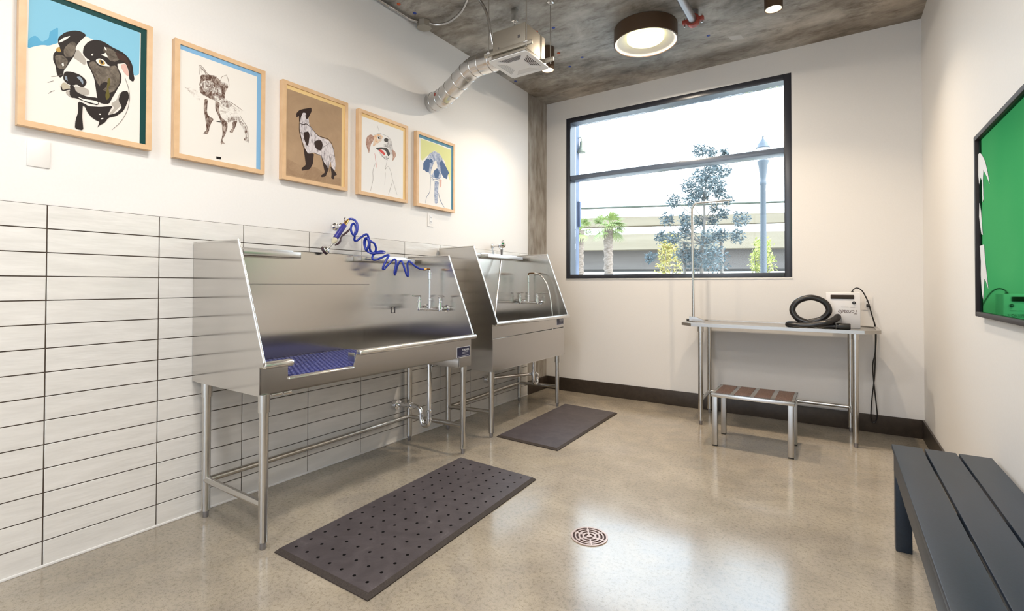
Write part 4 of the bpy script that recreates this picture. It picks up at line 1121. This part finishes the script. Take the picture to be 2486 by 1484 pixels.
# ------------------------------------------------------------------ mirror on the right wall
MI = thing('wall_mirror', 'black framed mirror with green film on the right wall above the bench', 'mirror', (W, 1.5, 1.07))
my0, my1, mz0, mz1 = 0.55, 2.500, 1.073, 1.924
bm = new(); t_ = 0.022
box(bm, (W - 0.03, my1 - t_, mz0), (W, my1, mz1), 0.002); box(bm, (W - 0.03, my0, mz0), (W, my0 + t_, mz1), 0.002)
box(bm, (W - 0.03, my0 + t_, mz0), (W, my1 - t_, mz0 + t_), 0.002); box(bm, (W - 0.03, my0 + t_, mz1 - t_), (W, my1 - t_, mz1), 0.002)
obj('frame', bm, 'mirror_frame', MI)
bm = new(); box(bm, (W - 0.018, my0 + t_, mz0 + t_), (W - 0.002, my1 - t_ - 0.03, mz1 - t_)); box(bm, (W - 0.016, my1 - t_ - 0.03, mz0 + t_), (W - 0.002, my1 - t_, mz1 - t_), 0, 1)
obj('mirror_glass', bm, ['green_mirror', 'mirror_edge'], MI)
FILM = [[(2.466, 1.834), (2.435, 1.836), (2.395, 1.816), (2.34, 1.775), (2.30, 1.72), (2.268, 1.662), (2.31, 1.70), (2.345, 1.725), (2.372, 1.745), (2.385, 1.70), (2.378, 1.61), (2.392, 1.60), (2.402, 1.70), (2.425, 1.72), (2.452, 1.692), (2.472, 1.75)],
        [(2.452, 1.604), (2.425, 1.560), (2.412, 1.500), (2.396, 1.450), (2.420, 1.455), (2.445, 1.505), (2.460, 1.54)],
        [(2.455, 1.402), (2.378, 1.405), (2.360, 1.330), (2.330, 1.26), (2.31, 1.205), (2.345, 1.235), (2.375, 1.25), (2.392, 1.19), (2.402, 1.155), (2.425, 1.19), (2.440, 1.27), (2.435, 1.33)]]
for pl in FILM:
    bm = new(); plate(bm, [[(p[0] + 0.006, p[1]) for p in pl]], YZ(W - 0.0192), 0.0008); obj('film_scrap', bm, 'film_white', MI)

# ------------------------------------------------------------------ ceiling fixtures
LT = thing('ceiling_light', 'large round bronze drum ceiling light with glowing white lens', 'ceiling light', (1.540, 3.330, H))
bm = new()
lathe(bm, [(0.235, 0.0), (0.255, -0.004), (0.258, -0.128), (0.250, -0.131), (0.250, -0.02)], (1.540, 3.330, H), n=64)
obj('drum', bm, 'bronze_paint', LT)
bm = new(); lathe(bm, [(0.249, -0.125), (0.155, -0.066), (0.155, -0.01)], (1.540, 3.330, H), n=64); obj('reflector', bm, 'lamp_white', LT)
bm = new(); lathe(bm, [(0.150, -0.02), (0.150, -0.098), (0.142, -0.106), (0, -0.106)], (1.540, 3.330, H), n=64); obj('lens', bm, 'lens_glow', LT)
def spot(label, x, y, zb_):
    T = thing('spot_light', label, 'spotlight', (x, y, H), 'cylinder spotlights on the ceiling')
    bm = new(); lathe(bm, [(0.058, 0.0), (0.060, -0.002), (0.060, zb_ - H), (0.055, zb_ - H - 0.001), (0.053, zb_ - H + 0.004), (0.050, zb_ - H + 0.045)], (x, y, H), n=36); obj('cylinder', bm, 'bronze_paint', T)
    bm = new(); lathe(bm, [(0.0545, zb_ - H + 0.003), (0.052, zb_ - H + 0.002), (0.040, zb_ - H + 0.028), (0.040, zb_ - H + 0.03)], (x, y, H), n=36); obj('trim_ring', bm, 'lamp_white', T)
    bm = new(); lathe(bm, [(0, zb_ - H + 0.026), (0.041, zb_ - H + 0.027)], (x, y, H), n=30); obj('lens', bm, 'spot_glow', T)
spot('bronze cylinder spotlight at the top edge near the right', 2.488, 3.285, 3.195)
spot('bronze cylinder spotlight half hidden behind the exhaust fan', 0.690, 3.192, 3.155)

SP = thing('sprinkler_pipe', 'grey sprinkler pipe with a red coupling under the ceiling', 'pipe', (1.944, 2.9, H))
bm = new(); tube(bm, [(1.944, 0.2, 3.255), (1.944, 3.240, 3.255)], 0.030, 22); tube(bm, [(1.944, 3.25, 3.255), (1.944, 3.275, 3.258), (1.944, 3.290, 3.275), (1.944, 3.292, H)], 0.028, 18); obj('pipe_run', bm, 'pipe_steel', SP)
bm = new(); lathe(bm, [(0.031, -0.024), (0.047, -0.022), (0.051, 0.0), (0.047, 0.022), (0.031, 0.024)], (1.944, 3.238, 3.255), (0, 1, 0), 28)
for s in (-1, 1):
    box(bm, (1.944 + s * 0.063 - 0.016, 3.220, 3.240), (1.944 + s * 0.063 + 0.016, 3.256, 3.270), 0.004)
CPL = obj('coupling', bm, 'coupling_red', SP)
for s in (-1, 1):
    bm = new(); tube(bm, [(1.944 + s * 0.064, 3.238, 3.222), (1.944 + s * 0.064, 3.238, 3.288)], 0.006, 10)
    obj('bolt', bm, 'galvanized', CPL)

# exhaust fan hanging on rods, with duct
gx0, gx1, gy0, gy1, gz = 0.81, 1.13, 2.112, 2.438, 2.785
EF = thing('exhaust_fan', 'square exhaust fan with white louvred grille hung on four rods', 'exhaust fan', (0.97, 2.275, gz))
bm = new()
box(bm, (0.835, 2.140, 2.80), (1.105, 2.410, 3.0), 0.003)
box(bm, (0.828, 2.133, 2.80), (1.112, 2.417, 2.826), 0.003)
HOUS = obj('housing', bm, 'galvanized_dull', EF)
bm = new(); box(bm, (1.045, 2.1375, 2.905), (1.062, 2.1405, 2.925), 0.001); obj('knockout', bm, 'rim_grey', HOUS)
bm = new(); box(bm, (0.885, 2.1385, 2.868), (0.889, 2.1405, 2.882)); obj('knockout', bm, 'rim_grey', HOUS)
for y in (gy0 + 0.004, gy1 - 0.024):
    bm = new(); box(bm, (gx0 - 0.035, y, 2.828), (gx1 + 0.04, y + 0.018, 2.856), 0.002)
    obj('mounting_rail', bm, 'galvanized_dull', EF)
# grille with four louvred openings
cx_, cy_ = (gx0 + gx1) / 2, (gy0 + gy1) / 2
hw = (gx1 - gx0) / 2
def q4(k, u, v):
    c_, s_ = [(1, 0), (0, 1), (-1, 0), (0, -1)][k]
    return (cx_ + u * c_ - v * s_, cy_ + u * s_ + v * c_)
lo_, hi_ = 0.068, 0.128
holes = [[q4(k, lo_, -lo_ + 0.022), q4(k, hi_, -hi_ + 0.028), q4(k, hi_, hi_ - 0.028), q4(k, lo_, lo_ - 0.022)] for k in range(4)]
bm = new(); plate(bm, [round_rect(gx0, gy0, gx1, gy1, 0.028)] + holes, XY(gz), 0.006)
box(bm, (gx0 + 0.012, gy0 + 0.012, gz + 0.012), (gx1 - 0.012, gy1 - 0.012, gz + 0.017), 0.003, 1)
GR = obj('grille', bm, ['white_plastic', 'hole_black'], EF)
bm = new()
for k in range(4):
    for i in range(6):
        u = lo_ + 0.001 + i * 0.0113
        hv = u - 0.024
        a, b_ = q4(k, u, -hv), q4(k, u, hv)
        c_, d_ = q4(k, u + 0.0068, hv + 0.004), q4(k, u + 0.0068, -hv - 0.004)
        v8 = []
        for zz, pts4 in ((0.0024, (a, b_)), (0.0005, (c_, d_))):
            for p in pts4:
                v8.append((p[0], p[1], gz + zz))
        lo4 = [bm.verts.new(v8[0]), bm.verts.new(v8[1]), bm.verts.new(v8[2]), bm.verts.new(v8[3])]
        up4 = [bm.verts.new((v.co.x, v.co.y, v.co.z + 0.0006)) for v in lo4]
        bm.faces.new(lo4[::-1]); bm.faces.new(up4)
        for j in range(4):
            bm.faces.new((lo4[j], lo4[(j + 1) % 4], up4[(j + 1) % 4], up4[j]))
obj('louvres', bm, 'white_plastic', GR)
for x, y in ((gx0 + 0.004, gy0 + 0.006), (gx1 - 0.002, gy0 + 0.006), (gx1 + 0.01, gy1 - 0.008), (0.785, 2.500)):
    bm = new(); tube(bm, [(x, y, 2.815), (x, y, H - 0.05)], 0.0048, 8); rd = obj('hanger_rod', bm, 'galvanized', EF)
    bm = new(); box(bm, (x - 0.02, y - 0.02, H - 0.10), (x + 0.02, y + 0.02, H), 0.002); lathe(bm, [(0, -0.012), (0.009, -0.012), (0.009, 0.0), (0, 0)], (x, y, H - 0.10), n=6); obj('strut_bracket', bm, 'galvanized', rd)
    bm = new(); box(bm, (x - 0.018, y - 0.015, 2.842), (x + 0.018, y + 0.015, 2.846), 0.001); lathe(bm, [(0, 0.0), (0.008, 0.0), (0.008, 0.010), (0, 0.010)], (x, y, 2.846), n=6); obj('nut_plate', bm, 'white_plastic', rd)

DU = thing('duct', 'bent round metal duct running from the fan into the left wall', 'duct', (0.4, 2.3, 2.80))
dp_ = catmull([(0.835, 2.245, 2.862), (0.728, 2.250, 2.862), (0.63, 2.258, 2.868), (0.545, 2.268, 2.860), (0.44, 2.290, 2.826), (0.33, 2.322, 2.790), (0.235, 2.350, 2.764), (0.14, 2.380, 2.752), (0.001, 2.402, 2.750)], 8)
bm = new(); tube(bm, dp_, 0.0765, 32); obj('duct_tube', bm, 'galvanized', DU)
nP = len(dp_)
for fi in (0.10, 0.22, 0.34, 0.44, 0.56, 0.68, 0.79, 0.88, 0.96):
    i = int(fi * (nP - 1))
    d = (dp_[min(i + 1, nP - 1)] - dp_[max(i - 1, 0)]).normalized()
    bm = new(); lathe(bm, [(0.076, -0.006), (0.0785, -0.004), (0.0795, 0.0), (0.0785, 0.004), (0.076, 0.006)], dp_[i], d, 32); obj('seam_band', bm, 'galvanized', DU)
bm = new(); box(bm, (0.135, 2.299, 2.752), (0.148, 2.3015, 2.776), 0, 0); box(bm, (0.152, 2.299, 2.760), (0.158, 2.3015, 2.776), 0, 1)
obj('duct_sticker', bm, ['coupling_red', 'plug_blue'], DU)

CD = thing('conduit', 'grey metal conduit with junction box and flexible loop in the ceiling corner', 'conduit', (0.06, 2.24, H))
bm = new(); tube(bm, [(0.026, RY + 0.1, 3.335), (0.026, 2.12, 3.335), (0.05, 2.19, 3.335)], 0.0115, 14); lathe(bm, [(0.0115, -0.02), (0.015, -0.018), (0.015, 0.018), (0.0115, 0.02)], (0.026, 1.93, 3.335), (0, 1, 0), 14); obj('rigid_conduit', bm, 'galvanized', CD)
bm = new(); lathe(bm, [(0, -0.052), (0.052, -0.052), (0.056, -0.048), (0.056, -0.0045)], (0.072, 2.245, H), n=8); lathe(bm, [(0, -0.056), (0.060, -0.056), (0.060, -0.052), (0, -0.052)], (0.072, 2.245, H), n=8); obj('junction_box', bm, 'galvanized_dull', CD)
fl = catmull([(0.115, 2.245, 3.333), (0.154, 2.297, 3.330), (0.242, 2.325, 3.330), (0.349, 2.304, 3.330), (0.461, 2.254, 3.330), (0.58, 2.168, 3.332), (0.645, 2.11, 3.335), (0.675, 2.12, 3.33), (0.690, 2.165, 3.30), (0.763, 2.137, 3.20), (0.806, 2.127, 3.10), (0.822, 2.132, 3.0), (0.826, 2.150, 2.93), (0.838, 2.155, 2.915)], 14)
pts = resample(fl, 0.004)
bm = new(); tube(bm, pts, [0.0105 if k % 2 else 0.0092 for k in range(len(pts))], 12); obj('flexible_conduit', bm, 'galvanized', CD, sharp=80)

# ------------------------------------------------------------------ outside the window
bm = new(); box(bm, (-60, D + 0.26, -0.20), (60, 120, -0.02)); struct(obj('ground_outside', bm, 'pavement'))
bm = new(); box(bm, (-60, -40, -0.20), (60, RY - 0.31, -0.02)); struct(obj('ground_rear', bm, 'pavement'))
bm = new(); box(bm, (-14, -13, -0.02), (18, -11, 9.0)); struct(obj('rear_sky_block', bm, 'facade'))  # unseen block added to keep bright rear sky out of the steel reflections
bm = new(); box(bm, (-1.2, D + 0.26, -0.02), (0.030, 5.22, 4.6), 0.01); struct(obj('wall_outside', bm, 'facade'))
def leaf_cloud(bm, c, r, n, ln, rnd, mi=0, flat=0.8):
    for _ in range(n):
        while True:
            p = Vector((rnd.uniform(-1, 1), rnd.uniform(-1, 1), rnd.uniform(-1, 1)))
            if p.length < 1:
                break
        p = Vector(c) + p * r
        d = Vector((rnd.uniform(-1, 1), rnd.uniform(-1, 1), rnd.uniform(-0.8, 0.8))).normalized()
        s = d.cross(Vector((rnd.uniform(-1, 1), rnd.uniform(-1, 1), rnd.uniform(-1, 1)))).normalized()
        nrm = d.cross(s)
        L = ln * rnd.uniform(0.6, 1.2)
        w_ = L * 0.17
        a, b_ = bm.verts.new(p), bm.verts.new(p + d * L)
        e1 = bm.verts.new(p + d * L * 0.5 + s * w_ + nrm * w_ * 0.4)
        e2 = bm.verts.new(p + d * L * 0.5 - s * w_ + nrm * w_ * 0.4)
        for tri in ((a, e1, b_), (a, b_, e2)):
            fc = bm.faces.new(tri); fc.material_index = mi
TREE = [[0.98, 7.82, 3.45, 0.1], [1.18, 7.72, 3.37, 0.07], [1.34, 7.93, 3.39, 0.04], [1.01, 7.76, 2.98, 0.16], [1.14, 7.7, 2.88, 0.21], [1.21, 7.93, 2.87, 0.13], [1.26, 8.29, 3.15, 0.11], [0.69, 8.21, 2.94, 0.1], [0.45, 8.19, 2.72, 0.11], [0.83, 7.81, 2.63, 0.1], [0.98, 8.03, 2.7, 0.1], [1.28, 7.84, 2.72, 0.08], [0.45, 7.77, 2.34, 0.09], [0.76, 7.72, 2.31, 0.1], [1.6, 7.8, 2.26, 0.11], [0.2, 8.3, 2.09, 0.1], [0.67, 8.23, 2.13, 0.13], [0.64, 8.21, 2.23, 0.08], [1.48, 8.21, 2.03, 0.1], [1.1, 7.79, 1.99, 0.14], [1.29, 7.87, 2.04, 0.1], [0.91, 8.09, 2.31, 0.08], [1.27, 8.16, 2.42, 0.08], [1.09, 8.25, 2.33, 0.08], [0.96, 8.27, 1.77, 0.24], [1.22, 7.71, 1.65, 0.21], [0.67, 8.07, 1.77, 0.17], [0.06, 8.12, 1.71, 0.08], [0.86, 8.0, 1.63, 0.16], [0.56, 7.77, 2.01, 0.1], [1.39, 7.98, 2.61, 0.06], [1.2, 7.71, 3.11, 0.1], [0.81, 8.3, 2.84, 0.1], [1.12, 8.26, 2.54, 0.06]]
rnd = random.Random(7)
TR = thing('young_tree', 'slender young tree with narrow grey-green leaves outside, behind the grooming arm', 'tree', (0.96, 8.0, -0.02))
bm = new()
tube(bm, catmull([(0.95, 8.0, -0.02), (0.96, 8.0, 1.45), (0.985, 8.0, 1.91), (1.009, 8.0, 2.31), (1.01, 8.0, 2.65), (1.03, 8.0, 3.05), (1.0, 7.9, 3.40)], 3), [0.035 - 0.0016 * k for k in range(19)], 10)
stem = [(0.96, 8.0, 1.2), (0.985, 8.0, 1.91), (1.009, 8.0, 2.31), (1.01, 8.0, 2.65), (1.03, 8.0, 3.0)]
for c_ in TREE:
    b0 = min(stem, key=lambda s: (Vector(s) - Vector(c_[:3]) + Vector((0, 0, 0.25))).length)
    tube(bm, [b0, Vector(b0).lerp(Vector(c_[:3]), 0.5) + Vector((0, 0, -0.03)), c_[:3]], [0.011, 0.007, 0.003], 6)
obj('trunk', bm, 'bark', TR)
bm = new()
for c_ in TREE:
    leaf_cloud(bm, c_[:3], c_[3] * 1.15, int(1500 * c_[3]) + 40, 0.07, rnd)
obj('foliage', bm, 'leaf_grey_green', TR)
for x, y in ((0.667, 8.05), (1.27, 8.05)):
    bm = new(); tube(bm, [(x, y, -0.02), (x, y, 1.945)], 0.026, 10); tag(obj('tree_stake', bm, 'bark'), 'wooden stake on the %s side of the young tree' % ('left' if x < 1 else 'right'), 'stake', 'stakes beside the young tree')
def shrub(label, cx, cy, zt_, zw, w, m_, seed, n):
    rn = random.Random(seed)
    T = thing('shrub', label, 'shrub', (cx, cy, -0.02), 'sunlit shrubs outside')
    bm = new()
    for k in range(7):
        a = k * 0.9
        tube(bm, [(cx + 0.05 * math.cos(a), cy + 0.05 * math.sin(a), -0.02), (cx + 0.3 * w * math.cos(a), cy + 0.3 * w * math.sin(a), zt_ * 0.55), (cx + 0.4 * w * math.cos(a), cy + 0.3 * w * math.sin(a), zt_ * 0.85)], [0.018, 0.012, 0.005], 6)
    obj('stems', bm, 'bark', T)
    bm = new()
    for k in range(n):
        t = rn.random() ** 0.8
        z = zw + (zt_ - zw) * t
        rw = w * (1 - t * 0.75) * rn.random() ** 0.5
        a = rn.uniform(0, 2 * math.pi)
        leaf_cloud(bm, (cx + rw * math.cos(a), cy + rw * math.sin(a) * 0.8, z), 0.10, 14, 0.10, rn)
    obj('foliage', bm, m_, T)
shrub('yellow-orange leaved shrub outside to the left of the young tree', -0.42, 11, 2.42, 0.5, 0.50, 'leaf_yellow', 3, 130)
shrub('bright lime shrub outside behind the lamp post', 1.54, 11, 2.20, 0.5, 0.40, 'leaf_lime', 5, 130)
# street lamp
LP = thing('street_lamp', 'fluted grey street lamp post with acorn lantern outside the window', 'street lamp', (1.786, 9.0, -0.02))
bm = new(); lathe(bm, [(0, 0), (0.16, 0), (0.16, 0.15), (0.10, 0.35), (0.062, 0.6), (0.054, 1.0), (0.046, 3.0), (0.056, 3.02), (0.056, 3.06), (0.046, 3.08), (0.05, 3.14), (0.075, 3.36), (0.095, 3.42), (0.095, 3.44), (0, 3.44)], (1.786, 9.0, -0.02), n=20); obj('post', bm, 'lamp_post_paint', LP)
bm = new(); lathe(bm, [(0.055, 3.44), (0.095, 3.50), (0.110, 3.60), (0.108, 3.66)], (1.786, 9.0, -0.02), n=24); obj('globe', bm, 'lantern_glass', LP)
bm = new(); lathe(bm, [(0.112, 3.655), (0.116, 3.67), (0.085, 3.71), (0.075, 3.75), (0.050, 3.775), (0.040, 3.80), (0.018, 3.83), (0.012, 3.855), (0.018, 3.862), (0.006, 3.88), (0.0, 3.93)], (1.786, 9.0, -0.02), n=24); obj('cap', bm, 'lamp_post_paint', LP)
# palms
def palm(label, cx, cy, zc, rt, rf, seed, n=34):
    rn = random.Random(seed)
    T = thing('fan_palm', label, 'palm', (cx, cy, -0.02), 'fan palms beyond the street')
    bm = new()
    pts_, rs = [], []
    for k in range(40):
        t = k / 39
        pts_.append((cx + 0.02 * math.sin(k * 1.7), cy, -0.02 + t * (zc + 0.02)))
        rs.append(rt * (1.0 + 0.10 * (k % 2) + 0.25 * max(0, t - 0.7)))
    tube(bm, pts_, rs, 14); obj('trunk', bm, 'palm_bark', T)
    bm = new()
    for k in range(n):
        a = rn.uniform(0, 2 * math.pi)
        el = rn.uniform(-0.7, 1.35)
        d = Vector((math.cos(a) * math.cos(el), math.sin(a) * math.cos(el), math.sin(el)))
        base = Vector((cx, cy, zc + 0.05))
        hub = base + d * rf * 0.42 + Vector((0, 0, -0.02))
        tube(bm, [base, hub], [0.02, 0.01], 5)
        s = d.cross(Vector((0, 0, 1))).normalized()
        up = s.cross(d)
        for j in range(13):
            t = math.radians(-75 + 150 * j / 12)
            bd = (d * math.cos(t) + s * math.sin(t)).normalized()
            L = rf * 0.6 * (0.75 + 0.25 * math.cos(t))
            mid = hub + bd * L * 0.55
            tip = hub + bd * L + Vector((0, 0, -0.22 * L)) - up * 0.05 * L
            w_ = bd.cross(up).normalized() * rf * 0.028
            v = [bm.verts.new(q) for q in (hub, mid + w_, tip, mid - w_)]
            bm.faces.new(v)
    obj('fronds', bm, 'palm_green', T)
palm('bright green fan palm with shaggy trunk at the left of the window view', -4.82, 18, 3.52, 0.165, 0.85, 11)
palm('partly hidden fan palm at the left edge of the window', -7.05, 20, 3.70, 0.17, 0.80, 12)
# overpass and power line
import mathutils
OV = thing('highway_overpass', 'long concrete highway overpass crossing behind the trees', 'overpass', (-0.47, 40, -0.02))
dirv = Vector((13.5, 5.0, 0)).normalized()
nrm = Vector((-dirv.y, dirv.x, 0))
def slab(name, off, depth, za, zb_, m_):
    bm = new()
    o_ = Vector((-0.47, 40, 0)) + nrm * off
    vs = []
    for z in (za, zb_):
        for s, n_ in ((-70, 0), (70, 0), (70, depth), (-70, depth)):
            p = o_ + dirv * s + nrm * n_
            vs.append(bm.verts.new((p.x, p.y, z)))
    for idx in ((0, 1, 2, 3), (4, 5, 6, 7), (0, 1, 5, 4), (1, 2, 6, 5), (2, 3, 7, 6), (3, 0, 4, 7)):
        bm.faces.new([vs[i] for i in idx])
    return obj(name, bm, m_, OV)
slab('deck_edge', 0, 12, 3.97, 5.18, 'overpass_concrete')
slab('girder', 1.2, 8, 2.48, 3.97, 'overpass_shaded')
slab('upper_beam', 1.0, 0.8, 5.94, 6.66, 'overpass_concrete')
for s in (-46, -34, 14, 26, 50):
    bm = new()
    p = Vector((-0.47, 40, 0)) + dirv * s + nrm * 5
    box(bm, (p.x - 0.9, p.y - 0.9, -0.02), (p.x + 0.9, p.y + 0.9, 2.6), 0.05); obj('pier', bm, 'overpass_shaded', OV)
    for off in (1.2,):
        bm = new(); q_ = Vector((-0.47, 40, 0)) + dirv * s + nrm * 1.4
        box(bm, (q_.x - 0.12, q_.y - 0.12, 5.1), (q_.x + 0.12, q_.y + 0.12, 6.0)); obj('beam_post', bm, 'overpass_concrete', OV)
bm = new(); pa = Vector((-0.47, 40, 7.309)) - dirv * 60 ; pb = Vector((-0.47, 40, 7.309)) + dirv * 60
tube(bm, [pa, (pa + pb) / 2, pb], 0.075, 6); tag(obj('power_line', bm, 'cable_dark'), 'dark overhead cable running above the overpass', 'cable')
# lantern and sign on the outside wall
LN = thing('wall_lantern', 'bell-shaped gooseneck lantern on the outside wall at the window edge', 'lantern', (0.03, 5.2, 3.1))
bm = new(); tube(bm, catmull([(0.028, 5.19, 3.150), (0.05, 5.19, 3.162), (0.068, 5.19, 3.150), (0.074, 5.19, 3.118), (0.075, 5.19, 3.10)], 4), 0.006, 8); obj('gooseneck', bm, 'lantern_metal', LN)
bm = new(); lathe(bm, [(0, 0.10), (0.022, 0.10), (0.026, 0.05), (0.036, 0.0), (0.052, -0.03), (0.054, -0.045), (0.046, -0.05), (0.0, -0.05)], (0.075, 5.19, 3.0), n=22); obj('shade', bm, 'lantern_metal', LN)
bm = new(); box(bm, (0.028, 5.16, 1.98), (0.066, 5.20, 2.31), 0.004); tag(obj('blade_sign', bm, 'facade'), 'small blue-grey upright panel on the outside wall left of the palm', 'panel')
